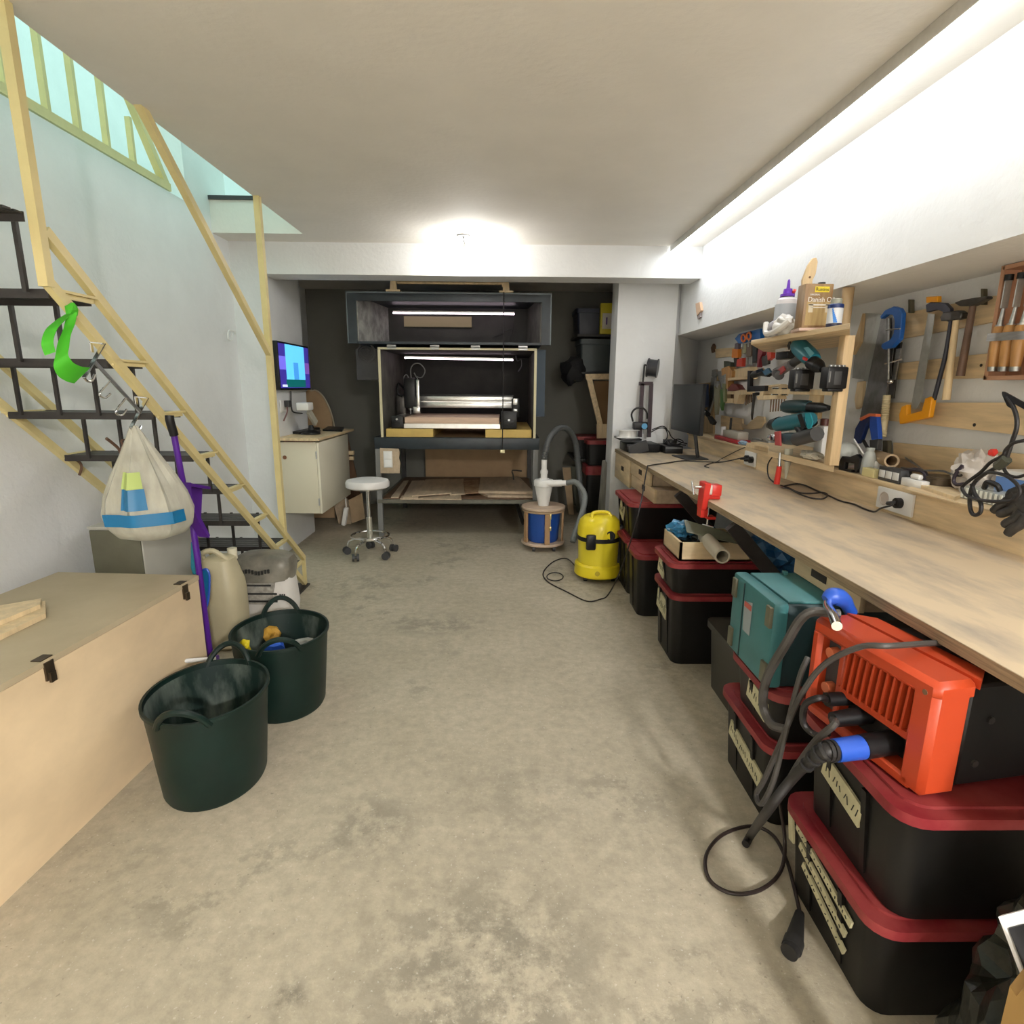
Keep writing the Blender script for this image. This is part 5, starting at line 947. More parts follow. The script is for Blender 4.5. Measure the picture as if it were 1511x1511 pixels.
# chisel box
t = thing('chisel_box', 'reddish open wooden box of chisels hung on the wall at the right', 'box', PX(1490, 480, XF))
def rectx(x, l): return W(l, x)
MB().prism([V((XT-.003, v.y, v.z)) for v in W([(1479, 394), (1570, 372), (1570, 558), (1452, 560)], XT-.076)], (-.008, 0, 0)).build('back', REDW, t)
xr_ = XT-.076; s = MB()
for l in ([(1478, 394), (1483, 393), (1457, 560), (1451, 560)], [(1478, 393), (1570, 371), (1570, 377), (1478, 399)], [(1451, 555), (1570, 552), (1570, 559), (1451, 561)]): s.prism(W(l, xr_), (.07, 0, 0))
s.build('frame', mat('salmon_wood', (.50, .27, .16), .5, var=.12, scale=5), t)
MB().bar(PX(1457, 498, XT-.096), PX(1550, 492, XT-.096), .028, .004, up=(1, 0, 0)).build('steel_bar', STEEL, t)
for k, (a, b, c, d_) in enumerate((((1490, 405), (1481, 455), (1475, 482), (1464, 548)), ((1509, 402), (1499, 453), (1492, 480), (1480, 548)), ((1528, 400), (1516, 452), (1508, 480), (1497, 548)))):
    x = XT-.072; ch_ = thing('chisel', 'wooden-handled chisel in the reddish box, ' + ('the one nearest its left side', 'the middle one', 'cut off by the edge of the photo')[k], 'chisel', PX(*c, x), 'chisels in the reddish box')
    A_, B_, C_, D_ = PX(*a, x), PX(*b, x), PX(*c, x), PX(*d_, x)
    MB().bar(A_, B_, .005, .024, up=(1, 0, 0)).build('blade', BLADE, ch_); MB().cyl(A_, A_.lerp(B_, .18), .014, n=12).build('blade_cap', BLACK, ch_); MB().cyl(B_, C_, .006, .010, n=12).cyl(C_.lerp(B_, .1), C_, .014, n=14).build('ferrule', STEEL, ch_)
    MB().tube([C_, C_.lerp(D_, .12), C_.lerp(D_, .3), C_.lerp(D_, .7), D_], lambda u: .015+.006*math.sin(PI*min(1, .15+u*.9)), 14, 4).build('handle', HANDLEW, ch_); MB().cyl(D_.lerp(C_, .10), D_, .017, .015, n=14).build('end_ring', STEEL, ch_)
# spring clamp blue with orange edges
t = thing('spring_clamp', 'blue spring clamp with orange edges standing on the ledge below the saw blade', 'clamp', PX(1283, 640, 1.80))
part('arm', [(1276, 618), (1290, 612), (1296, 614), (1284, 628), (1277, 648), (1271, 655), (1265, 650), (1268, 632)], 1.815, .022, DBLUE, t, .003); part('arm', [(1290, 612), (1300, 613), (1302, 632), (1303, 648), (1292, 650), (1289, 630)], 1.815, .022, BLUE, t, .003)
part('tip', [(1289, 649), (1303, 648), (1301, 664), (1290, 664)], 1.814, .022, DGREY, t, .003); part('edge', [(1276, 617), (1290, 610), (1300, 611), (1300, 615), (1290, 614), (1277, 621)], 1.812, .026, mat('orange_edge', (.75, .18, .07), .4), t)
MB().tube(W([(1274, 650), (1282, 662), (1290, 656)], 1.81), .008, 8, 4).build('spring', DSTEEL, t)
# ------------------------------------------------------------------ ledge clutter
def L(px, py, x=1.78): return PX(px, py, x)
def on_ledge(c): return V((c.x, c.y, ZL+.001))
g = L(1247, 678, 1.78); one('globe', 'white round globe lying on the ledge at the right of the wooden post', 'globe', MB().ball((g.x, g.y, ZL+.066), .065, (1.1, 1.05, 1), 4), mat('white_globe', (.74, .76, .70), .4))
t = thing('funnel_lamp', 'pinkish white cone standing behind the globe on the ledge', 'cone', L(1260, 668)); q = L(1262, 666, 1.82); MB().lathe([(.04, ZL+.002), (.03, ZL+.06), (.015, ZL+.10), (.005, ZL+.12)], (q.x, q.y, 0), 20).build('cone', mat('pinkish_white', (.72, .60, .58), .45), t)
t = thing('corner_clamp', 'small black frame clamp with a white bar standing on the ledge edge', 'clamp', L(1258, 690, 1.72))
part('frame', [(1243, 697), (1243, 682), (1248, 673), (1260, 674), (1270, 670), (1275, 676), (1273, 692), (1268, 698), (1266, 692), (1266, 684), (1253, 682), (1251, 692), (1262, 693), (1262, 697)], 1.725, .02, BLACK, t, .002); MB().cyl(PX(1260, 648, 1.71), PX(1274, 670, 1.71), .004, n=10).build('white_bar', WPLAST, t)
q = on_ledge(L(1281, 690, 1.745)); t = thing('glass_bottle', 'dusty clear glass bottle standing on the ledge beside the black frame clamp', 'bottle', q); MB().lathe([(.02, 0), (.032, .002), (.034, .02), (.032, .075), (.020, .105), (.016, .112), (.018, .116), (.018, .128), (.008, .129)], q, 24).build('glass', GLASS, t)
q = on_ledge(L(1294, 690, 1.78)); t = thing('white_jar', 'white plastic jar on the ledge behind the yellow note block', 'jar', q); MB().lathe([(.02, 0), (.034, .002), (.034, .06), (.03, .068), (.02, .07)], q, 24).build('body', WPLAST, t)
q = L(1285, 699, 1.715); one('note_block', 'yellow note block at the front of the ledge', 'note block', MB().box(1.70, 1.735, q.y-.045, q.y+.045, ZL+.001, ZL+.040, .001), mat('yellow_paper', (.76, .68, .34), .7), None, False)
t = thing('timer_box', 'black box with three white squares standing on the ledge edge', 'box', L(1313, 702, 1.70)); a, b = PX(1297, 690, 1.70), PX(1327, 712, 1.70)
MB().box(1.70, 1.75, b.y, a.y, ZL+.001, ZL+.062, .003).build('casing', DGREY, t)
for k in range(3): yk = a.y-(a.y-b.y)*(.19+.31*k); MB().box(1.6975, 1.700, yk-.02, yk+.02, ZL+.015, ZL+.048, .001).build('white_square', mat('white_square', (.70, .70, .68), .5), t)
t = thing('paper_tube', 'brown cardboard tube lying on the ledge behind the black box', 'tube', L(1315, 678, 1.80)); p0, p1 = V((1.735, L(1316, 680, 1.735).y, ZL+.088)), V((1.86, L(1296, 676, 1.86).y+.03, ZL+.075)); xx, yy = frame(p1-p0)
MB().loft([[p+(xx*math.cos(2*PI*i/24)+yy*math.sin(2*PI*i/24))*r for i in range(24)] for p, r in ((p0, .030), (p1, .030), (p1, .022), (p0, .022), (p0, .030))], False).build('tube_wall', CARD, t)
t = thing('black_bracket', 'dark bracket arching over a white clip on the ledge', 'bracket', L(1348, 700, 1.75)); MB().tube(W([(1329, 712), (1331, 696), (1350, 693), (1364, 697), (1367, 708)], 1.74), .009, 8, 3).build('arch', mat('violet_black', (.03, .022, .035), .5), t)
t = thing('white_clip', 'white plastic clip at the front of the ledge under the dark bracket', 'clip', L(1345, 708, 1.71)); q = L(1345, 708, 1.71); MB().box(1.70, 1.735, q.y-.075, q.y+.05, ZL+.001, ZL+.035, .004).box(1.705, 1.73, q.y-.045, q.y+.01, ZL+.035, ZL+.058, .01).build('body', WPLAST, t)
def stick(l, z, th, label, m=PINE): return one('wood_strip', label, 'wood strip', MB().prism([PZ(a, b, z) for a, b in l], (0, 0, th), .001), m, 'wood strips on the ledge', False)
stick([(1345, 718), (1358, 713), (1425, 733), (1408, 741)], ZL+.001, .020, 'pale wood strip lying along the front of the ledge beside the white clip', LIGHTW)
stick([(1330, 722), (1345, 720), (1500, 757), (1490, 763)], ZL+.001, .006, 'long thin wood strip lying along the ledge edge behind the hanging cable loops')
t = thing('sandpaper_strip', 'bent grey metal strip lying across the ledge clutter', 'strip', L(1350, 690, 1.8)); MB().ribbon([PX(1336, 676, 1.84), PX(1352, 686, 1.82), PX(1366, 698, 1.79), PX(1378, 712, 1.76)], (0, .012, .012), .003).build('strip', STEEL, t)
one('wood_offcut', 'brown board offcut leaning behind the cardboard tube', 'offcut', MB().prism(W([(1322, 676), (1345, 678), (1366, 700), (1334, 702)], 1.85), (-.012, 0, 0)), mat('tan_offcut', (.45, .32, .20), .6), None, False)
t = thing('brown_tin', 'dark brown round tin on the ledge at the middle of the clutter', 'tin', L(1388, 715, 1.77)); q = on_ledge(L(1390, 710, 1.80)); MB().lathe([(.02, 0), (.065, .002), (.065, .045), (.067, .046), (.067, .054), (.02, .055)], q, 32).build('tin', mat('dark_brown_tin', (.09, .065, .04), .4, .5), t)
t = thing('wire_coil', 'thin wire looping over the brown tin on the ledge', 'wire', L(1400, 700, 1.75)); MB().tube(W([(1330, 690), (1360, 694), (1390, 695), (1405, 700), (1418, 702), (1421, 690), (1410, 694)], 1.735), .004, 6, 5).build('wire', GCABLE, t)
t = thing('curved_cable', 'short curved dark cable end standing up from the ledge', 'cable', L(1410, 695, 1.74)); MB().tube(W([(1420, 687), (1412, 697), (1407, 708), (1411, 715), (1422, 714)], 1.725), .0065, 8, 5).build('cable', mat('violet_black', (.03, .022, .035), .5), t)
q = L(1443, 690, 1.80); t = thing('plastic_bag', 'crumpled milky plastic bag on the ledge near the right edge', 'bag', q); MB().ball((1.80, q.y, ZL+.085), .085, (.75, 1.05, 1.05), 4, .4, 3, 5).build('film', mat('milky_bag', (.66, .60, .54), .45, alpha=.9), t); MB().ball((1.76, L(1465, 668, 1.76).y, L(1465, 668, 1.76).z), .014, (1, 1, 1), 2, .4).build('red_tip', RED, t)
q = L(1505, 690, 1.80); t = thing('blue_carton', 'blue and white carton standing on the ledge at the right edge of the photo', 'carton', q); MB().box(1.77, 1.87, q.y-.14, q.y+.055, ZL+.002, ZL+.10).build('blue_body', mat('medium_blue', (.14, .28, .62), .5), t); MB().box(1.769, 1.871, q.y-.141, q.y+.056, ZL+.101, ZL+.125).build('white_top', WPLAST, t); MB().box(1.7675, 1.77, q.y-.14, q.y+.055, ZL+.004, ZL+.035).build('dark_band', mat('navy_band', (.03, .06, .16), .5), t)
t = thing('clear_box', 'ribbed clear plastic container with a black latch on the ledge behind the cable loops', 'container', L(1460, 740, 1.72)); q = L(1462, 735, 1.74); s = MB(); s.box(1.70, 1.79, q.y-.10, q.y+.09, ZL+.008, ZL+.055, .004); s.build('body', mat('clear_container', (.60, .62, .56), .2, alpha=.55), t)
s = MB()
for k in range(9): s.box(1.6965, 1.70, q.y-.092+.021*k, q.y-.084+.021*k, ZL+.012, ZL+.050)
s.build('ribs', mat('pale_rib', (.75, .76, .68), .3), t); MB().tube([(1.71, q.y+.0, ZL+.06), (1.70, q.y-.02, ZL+.085), (1.71, q.y-.05, ZL+.078), (1.72, q.y-.055, ZL+.06)], .009, 8, 4).build('latch', BLACK, t)
# cable bundle hanging from above at the right edge
t = thing('cable_bundle', 'bundle of black cable hanging in loops from a black strap at the right edge', 'cable', L(1445, 700, 1.60)); xx_ = 1.60
MB().ribbon(W([(1535, 612), (1510, 598), (1492, 588), (1483, 584), (1484, 592), (1491, 597)], xx_), (0, .02, .026), .006).build('strap', BLACK, t)
MB().tube(W([(1486, 586), (1494, 598), (1500, 615), (1500, 632), (1494, 650), (1488, 668), (1482, 682), (1470, 690), (1452, 700), (1438, 712), (1432, 728), (1431, 745), (1434, 757), (1440, 760), (1447, 755), (1447, 742), (1438, 728), (1434, 714)], xx_), .0065, 8, 5).tube(W([(1511, 650), (1495, 654), (1484, 664), (1480, 672), (1462, 682), (1448, 696), (1432, 708), (1422, 716), (1420, 722), (1428, 732), (1448, 738), (1472, 740), (1495, 738), (1505, 727), (1500, 714), (1486, 703), (1470, 698), (1455, 698), (1440, 708)], xx_-.008), .0055, 8, 5).tube(W([(1478, 672), (1480, 688), (1487, 700), (1500, 704), (1515, 700)], xx_), .005, 8, 4).build('loops', CABLE, t)
MB().tube(W([(1486, 677), (1478, 684), (1472, 688)], xx_-.006), .016, 8, 3).build('tie_wrap', mat('olive_black', (.05, .052, .035), .6), t)
# gloves draped over the ledge edge
t = thing('work_gloves', 'dark work gloves draped over the ledge edge below the hanging cable loops', 'gloves', PX(1500, 750, 1.62)); gx = 1.635
MB().ball(PX(1512, 742, gx), .065, (.45, 1.0, .9), 3, .15, 3).build('palm', GLOVE, t)
for l, r_ in (([(1500, 728), (1488, 738), (1474, 748), (1466, 754)], .015), ([(1505, 745), (1492, 752), (1480, 757), (1474, 758)], .015), ([(1510, 755), (1500, 765), (1487, 772), (1482, 774)], .016), ([(1516, 760), (1508, 772), (1495, 780), (1487, 788)], .016), ([(1520, 725), (1508, 722), (1497, 726), (1490, 731)], .014)):
    MB().tube(W(l, gx-.015), lambda u, r_=r_: r_*(1-.35*max(0, u-.75)*2), 10, 5).build('finger', GLOVE, t)
# ------------------------------------------------------------------ tool shelf
SX0, SY0, SY1 = 1.35, 2.36, 3.22
ZS2, ZS1 = 1.655, 1.055
ts = thing('tool_shelf', 'wooden tool shelf with an upright post standing on the ledge against the right wall', 'shelf', (1.66, 2.95, ZL))
MB().prism([(SX0-.02, SY1, ZS2-.022), (SX0+.01, SY0, ZS2-.022), (1.72, 2.97, ZS2-.022), (XR-.02, 3.25, ZS2-.022), (XR-.02, 4.0, ZS2-.022), (1.66, 3.82, ZS2-.022)], (0, 0, .022), .001).build('top_board', PINE, ts)
MB().prism([(1.50, 3.25, ZS1-.03), (1.52, 2.62, ZS1-.03), (1.70, 2.93, ZS1-.03), (XR-.02, 3.26, ZS1-.03), (XR-.02, 3.80, ZS1-.03), (1.72, 3.75, ZS1-.03)], (0, 0, .03), .001).build('lower_board', PINE, ts)
yd = PX(1248, 455, 1.525).y; MB().cyl((1.527, yd, ZS2), (1.527, yd, ZS-.004), .024, n=20).build('post_dowel', mat('brown_post', (.36, .25, .13), .55, var=.1), ts); yp_ = PX(1239, 600, 1.525).y; MB().box(1.50, 1.545, yp_-.02, yp_+.03, ZS1, ZS2-.022, .002).build('post', PINEV, ts)
q0, q1 = PX(1113, 561, 1.52), PX(1166, 571, 1.52); MB().box(1.50, 1.53, 2.66, 3.38, 1.372, 1.398, .001).build('tool_bar', LIGHTW, ts); MB().prism([(1.51, 3.36, 1.375), (1.53, 3.33, 1.375), (XR-.02, 3.80, 1.375), (XR-.02, 3.84, 1.375)], (0, 0, .02)).build('bar_support', LIGHTW, ts)
q = PX(1205, 585, 1.52); MB().box(1.505, 1.525, q.y-.06, q.y+.04, 1.26, 1.372, .001).build('block', HANDLEW if False else PINEV, ts)
MB().box(XR-.03, XR-.012, 3.30, 3.80, ZS1, ZS2-.022).build('back_panel', mat('grey_white_board', (.55, .54, .50), .7), ts)
zt = ZS2
def S_(px, x): return PX(px, 478, x).y
# glue bottle
q = V((1.41, PX(1158, 475, 1.41).y, zt+.001)); t = thing('glue_bottle', 'white glue bottle with a purple nozzle standing on the tool shelf', 'bottle', q)
MB().lathe([(.02, 0), (.050, .001), (.053, .01), (.052, .15), (.046, .178), (.028, .192), (.015, .193)], q, 28).build('body', mat('whitish_bottle', (.72, .68, .68), .35), t); MB().lathe([(.0535, .03), (.0535, .155), (.0532, .156), (.0532, .029)], q, 28, None, 1, 1, (0, 0)).build('label', mat('grey_label2', (.44, .46, .49), .4), t)
MB().lathe([(.01, .193), (.034, .193), (.034, .205), (.023, .208), (.020, .230), (.009, .232), (.006, .268), (.003, .275)], q, 20).build('cap', mat('violet_cap', (.17, .04, .50), .35), t); MB().cyl(q+V((.018, -.012, .218)), q+V((.030, -.018, .214)), .012, n=12).build('tip_cap', RED, t)
# oil can
yf = 2.70; a, b = PY(1183.5, 474, yf), PY(1224.5, 474, yf); hh = .190; z0 = zt+.013
t = thing('oil_can', 'brown rectangular tin of Danish oil with a yellow brand panel standing on the tool shelf', 'tin', ((a.x+b.x)/2, yf+.05, zt))
MB().box(a.x, b.x, yf, yf+.07, z0, z0+hh, .003).build('can', CANL, t); MB().cyl(((a.x+b.x)/2+.03, yf+.045, z0+hh), ((a.x+b.x)/2+.03, yf+.045, z0+hh+.012), .016, n=16).build('cap', BLACK, t)
one('wood_strip', 'pinkish wood strip lying on the tool shelf under the oil tin', 'wood strip', MB().prism([(a.x-.02, yf-.02, zt+.0005), (b.x-.02, yf-.05, zt+.0005), (b.x+.02, yf+.10, zt+.0005), (a.x, yf+.10, zt+.0005)], (0, 0, .0115), .001), mat('pinkish_strip', (.60, .42, .34), .6), 'wood strips on the ledge', False)
MB().box(a.x+.012, b.x-.004, yf-.0005, yf, z0+.012, z0+.115).build('wood_picture', WOODPRINT, t)
xc = (a.x+b.x)/2+.012; Mx = lambda x, z: Matrix(((1, 0, 0, x), (0, 0, -1, yf-.0014), (0, 1, 0, z), (0, 0, 0, 1)))
MB().box(xc-.032, xc+.032, yf-.001, yf, z0+hh-.036, z0+hh-.012).build('brand_panel', mat('brand_yellow', (.75, .58, .03), .4), t)
text_mesh('brand_lettering', 'Rustins', .020, Mx(xc, z0+hh-.024), INK, t); wt = mat('white_lettering', (.80, .76, .70), .5)
text_mesh('title_lettering', 'Danish Oil', .030, Mx(xc, z0+hh-.068), wt, t, sx=.92); text_mesh('small_lettering', 'ORIGINAL', .010, Mx(xc-.03, z0+hh-.047), wt, t)
MB().box(xc-.055, xc+.055, yf-.001, yf, z0+hh-.092, z0+hh-.087).box(xc-.04, xc+.04, yf-.001, yf, z0+hh-.102, z0+hh-.099).build('fine_print', wt, t)
for bx0 in (a.x+.022, b.x-.028): MB().box(bx0, bx0+.020, yf-.001, yf, z0+.068, z0+.105).build('badge', mat('pale_badge', (.60, .52, .38), .5), t)
q = PX(1193, 414, 1.53); t = thing('wooden_paddle', 'pale wooden paddle leaning upright behind the oil tin', 'paddle', q); yb_0 = PX(1187, 470, 1.56).y
MB().prism([PY(a, b, 2.80) for a, b in ((1184, 472), (1184, 413), (1192, 392), (1199, 381), (1205, 380), (1207, 386), (1204, 404), (1199, 414), (1199, 472))], (0, .014, 0), .002).build('blade', PINEV, t); MB().cyl(PY(1195, 409, 2.7995), PY(1195, 409, 2.797), .005, n=10).build('knot', DARKW, t)
q = V((1.40, PX(1230, 481, 1.40).y, zt+.001)); t = thing('blue_jar', 'small jar with a blue and white label at the near end of the tool shelf', 'jar', q); MB().lathe([(.01, 0), (.030, .001), (.031, .005), (.031, .016), (.01, .0181)], q, 28).build('base', mat('dark_base', (.02, .02, .05), .4), t)
MB().lathe([(.030, .0162), (.0305, .088), (.028, .091), (.01, .091)], q, 28).build('label', mat('white_blue_label', (.68, .70, .72), .4), t); MB().lathe([(.0312, .078), (.0312, .091), (.028, .095), (.023, .096)], q, 28, None, 1, 1, (0, 0)).build('blue_band', DBLUE, t); MB().lathe([(.01, .096), (.022, .096), (.022, .115), (.017, .117)], q, 24).build('lid', mat('olive_lid', (.30, .30, .24), .5), t)
s = MB(); bm_ = s.bm
for k in range(8):
    a0_ = PI+1.45-.09*k; zz = .018+.0072*k; f0_ = [(.0314*math.cos(a_), .0314*math.sin(a_), z_) for a_, z_ in ((a0_, zz), (a0_-.5+.05*k, zz), (a0_-.5+.05*k, zz+.0074), (a0_, zz+.0074))]; bm_.faces.new([bm_.verts.new(q+V(v)) for v in f0_])
s.build('blue_swoosh', mat('bright_blue', (.03, .20, .62), .4), t)
# white film bag on the shelf edge
q = PX(1157, 476, 1.36); t = thing('film_bag', 'crumpled white plastic bag lying on the far edge of the tool shelf', 'bag', q)
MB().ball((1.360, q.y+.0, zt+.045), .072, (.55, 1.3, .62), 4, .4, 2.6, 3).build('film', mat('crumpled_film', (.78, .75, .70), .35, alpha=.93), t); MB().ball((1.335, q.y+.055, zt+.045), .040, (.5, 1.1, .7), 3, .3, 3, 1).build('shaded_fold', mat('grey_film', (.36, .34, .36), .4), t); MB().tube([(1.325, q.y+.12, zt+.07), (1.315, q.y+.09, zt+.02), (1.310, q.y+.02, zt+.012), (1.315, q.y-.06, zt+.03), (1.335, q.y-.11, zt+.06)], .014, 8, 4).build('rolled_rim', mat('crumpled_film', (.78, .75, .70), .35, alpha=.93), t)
# cordless tools
def batt(px0, py0, px1, py1, y, label, dep=.065):
    a, b = PY(px0, py0, y), PY(px1, py1, y); t = thing('battery_pack', label, 'battery', ((a.x+b.x)/2, y, b.z), 'battery packs of the cordless tools')
    s = MB(); s.box(a.x, b.x, y, y+dep, b.z+.012, a.z, .007).box(a.x+.012, b.x-.012, y+.006, y+dep-.006, b.z, b.z+.014, .004); s.build('casing', BLACK, t); s = MB()
    for k in range(4): xk = a.x+(b.x-a.x)*(.2+.2*k); s.box(xk-.006, xk+.006, y+.008, y+.03, a.z, a.z+.008, .001)
    s.build('terminals', STEEL, t); MB().box(a.x+.006, a.x+.012, y-.003, y, b.z+.04, a.z-.02).build('side_rib', GREY, t); MB().box(a.x+.030, b.x-.03, y-.002, y, b.z+.03, a.z-.02, .001).build('label', DGREY, t); return t
batt(1174, 545, 1200, 578, 2.84, 'black battery pack hanging upright under the teal impact driver on the tool bar')
batt(1223, 541, 1249, 578, 2.60, 'black battery pack hanging at the near end of the tool bar beside the post')
def drill(label, body, bm_, chuck, grip, x, group='cordless tools on the tool shelf', th=.06, extra=()):
    t = thing('cordless_drill', label, 'drill', PX(*body[0], x), group); c0, c1 = PX(*body[0], x), PX(*body[1], x); r = body[2]
    MB().tube([c0, c0.lerp(c1, .15), c0.lerp(c1, .5), c0.lerp(c1, .85), c1], lambda u: r*(.82+.25*math.sin(PI*min(1, .12+u*.88))), 16, 4).build('motor_body', bm_, t)
    k0, k1 = PX(*chuck[0], x), PX(*chuck[1], x); MB().cyl(k0, k0.lerp(k1, .6), chuck[2], chuck[2]*.9, n=18).cyl(k0.lerp(k1, .6), k1, chuck[2]*.9, chuck[2]*.45, n=18).build('chuck', BLACK, t)
    if grip: g0, g1 = PX(*grip[0], x), PX(*grip[1], x); MB().tube([g0, g0.lerp(g1, .5), g1], grip[2], 12, 4).build('grip', grip[3], t)
    for nm, l, xx_, th_, m in extra: part(nm, l, xx_, th_, m, t, .002)
    return t
drill('teal impact driver lying nose-down on the tool bar under the shelf', ((1177, 509), (1201, 532), .040), DRILLT, ((1198, 534), (1214, 545), .034), ((1184, 526), (1146, 553), .021, DGREY), 1.46, extra=(('label_plate', [(1186, 513), (1193, 512), (1202, 521), (1196, 527)], 1.415, .002, mat('pale_teal', (.12, .36, .42), .4)), ('trigger', [(1188, 526), (1193, 529), (1191, 533), (1186, 530)], 1.425, .01, RED), ('belt_hook', [(1163, 510), (1167, 499), (1168, 508), (1165, 517)], 1.44, .006, BLACK)))
t = thing('cordless_tool', 'grey and red tool with a round lens on the far half of the tool bar', 'power tool', PX(1140, 548, 1.45))
MB().tube(W([(1168, 538), (1155, 545), (1145, 551)], 1.45), .024, 12, 4).build('body', mat('warm_grey_tool', (.20, .19, .20), .4), t); MB().cyl(PX(1150, 554, 1.42), PX(1146, 549, 1.46), .024, n=20).build('head_ring', DGREY, t); MB().cyl(PX(1148, 553.5, 1.415), PX(1148, 553, 1.42), .015, n=20).build('lens', mat('pale_lens', (.55, .50, .38), .25), t); part('red_sleeve', [(1150, 546), (1158, 540), (1160, 546), (1153, 553)], 1.43, .01, mat('dull_red', (.42, .07, .07), .4), t)
MB().tube(W([(1112, 553), (1122, 550), (1135, 551)], 1.46), .020, 10, 3).build('base_plate', BLACK, t); part('blue_lever', [(1128, 548), (1136, 543), (1140, 549), (1132, 554)], 1.435, .012, mat('steel_blue', (.03, .12, .22), .4), t); part('chrome_clip', [(1117, 547), (1127, 543), (1129, 547), (1119, 551)], 1.435, .008, CHROME, t)
t = thing('wall_charger', 'black tool holder frame hanging on the far end of the tool bar', 'holder', PX(1112, 565, 1.47)); part('upright', [(1108, 547), (1112, 547), (1111, 578), (1107, 578)], 1.48, .02, BLACK, t); part('shelf', [(1110, 570), (1134, 569), (1133, 577), (1108, 578)], 1.48, .02, BLACK, t)
t = thing('cordless_tool', 'small black battery tool standing behind the teal impact driver', 'power tool', PX(1158, 520, 1.56)); MB().box(1.53, 1.60, PX(1168, 520, 1.55).y, PX(1150, 520, 1.55).y, PX(1158, 530, 1.55).z, PX(1158, 517, 1.55).z, .006).build('battery', BLACK, t); part('top_clip', [(1152, 516), (1166, 513), (1166, 518), (1152, 520)], 1.54, .03, WPLAST, t)
drill('long dark teal drill with a black chuck, uppermost above the lower shelf', ((1159, 600), (1196, 600), .033), mat('deep_teal_tool', (.006, .045, .055), .4), ((1195, 601), (1223, 602), .026), ((1185, 603), (1200, 625), .022, BLACK), 1.50)
drill('teal planer-like cordless tool with a black window in the middle of the lower shelf', ((1148, 627), (1197, 618), .038), DRILLT, ((1150, 624), (1134, 628), .034), ((1180, 630), (1192, 648), .026, BLACK), 1.47, extra=(('window', [(1177, 612), (1183, 610), (1190, 630), (1184, 634)], 1.425, .004, BLACK), ('bright_end', [(1189, 610), (1197, 610), (1201, 622), (1198, 632), (1193, 633)], 1.425, .006, mat('bright_teal', (.015, .28, .36), .35))))
drill('blue-grey drill driver with a red collar lying lowest on the lower shelf', ((1157, 647), (1182, 648), .029), mat('blue_grey_tool', (.02, .055, .075), .4), ((1157, 647), (1139, 645), .026), ((1176, 648), (1206, 640), .034, DGREY), 1.45, extra=(('red_collar', [(1145, 637), (1153, 636), (1154, 658), (1146, 657)], 1.418, .01, mat('dull_red', (.42, .07, .07), .4)),))
MB().cyl(PX(1140, 645.5, 1.42), PX(1137, 645.5, 1.425), .017, n=20).build('bit_tip', CHROME, bpy.data.objects['cordless_drill.002'])
q = V((1.64, PX(1221, 640, 1.64).y, ZS1+.001)); t = thing('white_canister', 'white canister with a black square label at the near end of the lower shelf', 'canister', q); MB().box(q.x-.045, q.x+.045, q.y-.04, q.y+.04, ZS1+.001, ZS1+.165, .010).build('body', WPLAST, t); MB().box(q.x+.0, q.x+.03, q.y-.0415, q.y-.04, ZS1+.09, ZS1+.135).build('label', BLACK, t); MB().cyl((q.x-.02, q.y, ZS1+.165), (q.x-.02, q.y, ZS1+.20), .022, n=18).build('cap', mat('brown_cap2', (.12, .04, .03), .4), t)
one('cloth', 'crumpled pale cloth hanging over the front of the lower shelf', 'cloth', MB().ball((1.535, PX(1195, 660, 1.52).y, ZS1+.022), .075, (.5, 1.2, .30), 3, .4, 3, 6), mat('pale_cloth', (.55, .50, .40), .8), None, False)
# ------------------------------------------------------------------ far part of the tool wall
t = thing('scissors_rack', 'blue rack with two orange-handled scissors at the far end of the tool shelf', 'rack', PX(1108, 497, 1.80)); part('rack_board', [(1090, 500), (1096, 493), (1128, 485), (1128, 500), (1096, 507)], 1.80, .03, mat('strong_blue', (.01, .14, .48), .4), t); part('top_edge', [(1094, 494), (1108, 489), (1110, 492), (1096, 497)], 1.77, .01, mat('wine_plastic', (.10, .03, .07), .5), t)
for k, (px, py) in enumerate(((1097, 499), (1105, 496))):
    sc2 = thing('scissors', ('orange-handled scissors hung nearest the far end of the blue rack', 'orange-handled scissors hung second on the blue rack')[k], 'scissors', PX(px, py, 1.75), 'scissors on the blue rack')
    MB().tube([PX(px+3.0*math.cos(a), py+5.0*math.sin(a), 1.755) for a in [2*PI*i/16 for i in range(16)]], .007, 8, 2, True).build('handle', mat('bright_orange', (.80, .20, .05), .4), sc2); MB().bar(PX(px, py+5, 1.76), PX(px-1, py+16, 1.76), .010, .003).build('blade', BLADE, sc2)
def hung(name, label, cat, pieces, x=1.85, group=None):
    t = thing(name, label, cat, PX(*pieces[0][1][0], x), group)
    for nm, l, th, m in pieces: part(nm, l, x, th, m, t, .0015)
    return t
mo_ = mat('orange_grip', (.78, .24, .03), .4); mr_ = mat('red_grip', (.62, .06, .035), .4)
hung('wire_brush', 'red-tipped brush with an orange middle hanging at the far end of the tool rack', 'brush', [('handle', [(1086, 515), (1094, 515), (1094, 528), (1085, 528)], .03, mo_), ('upper_grip', [(1089, 507), (1094, 505), (1093, 515), (1088, 515)], .025, mat('grey_violet', (.14, .12, .16), .5)), ('tip', [(1093, 530), (1101, 528), (1100, 541), (1092, 541)], .03, mr_), ('shaft', [(1086, 528), (1091, 528), (1092, 541), (1087, 541)], .02, DSTEEL)], 1.83)
hung('screwdriver', 'olive-handled screwdriver hanging between the orange brush and the dark tools', 'screwdriver', [('handle', [(1101, 508), (1107, 507), (1106, 520), (1101, 522)], .03, mat('khaki_handle', (.40, .38, .22), .4)), ('shaft', [(1102, 522), (1105, 522), (1104, 538), (1102, 538)], .012, BLADE)], 1.84)
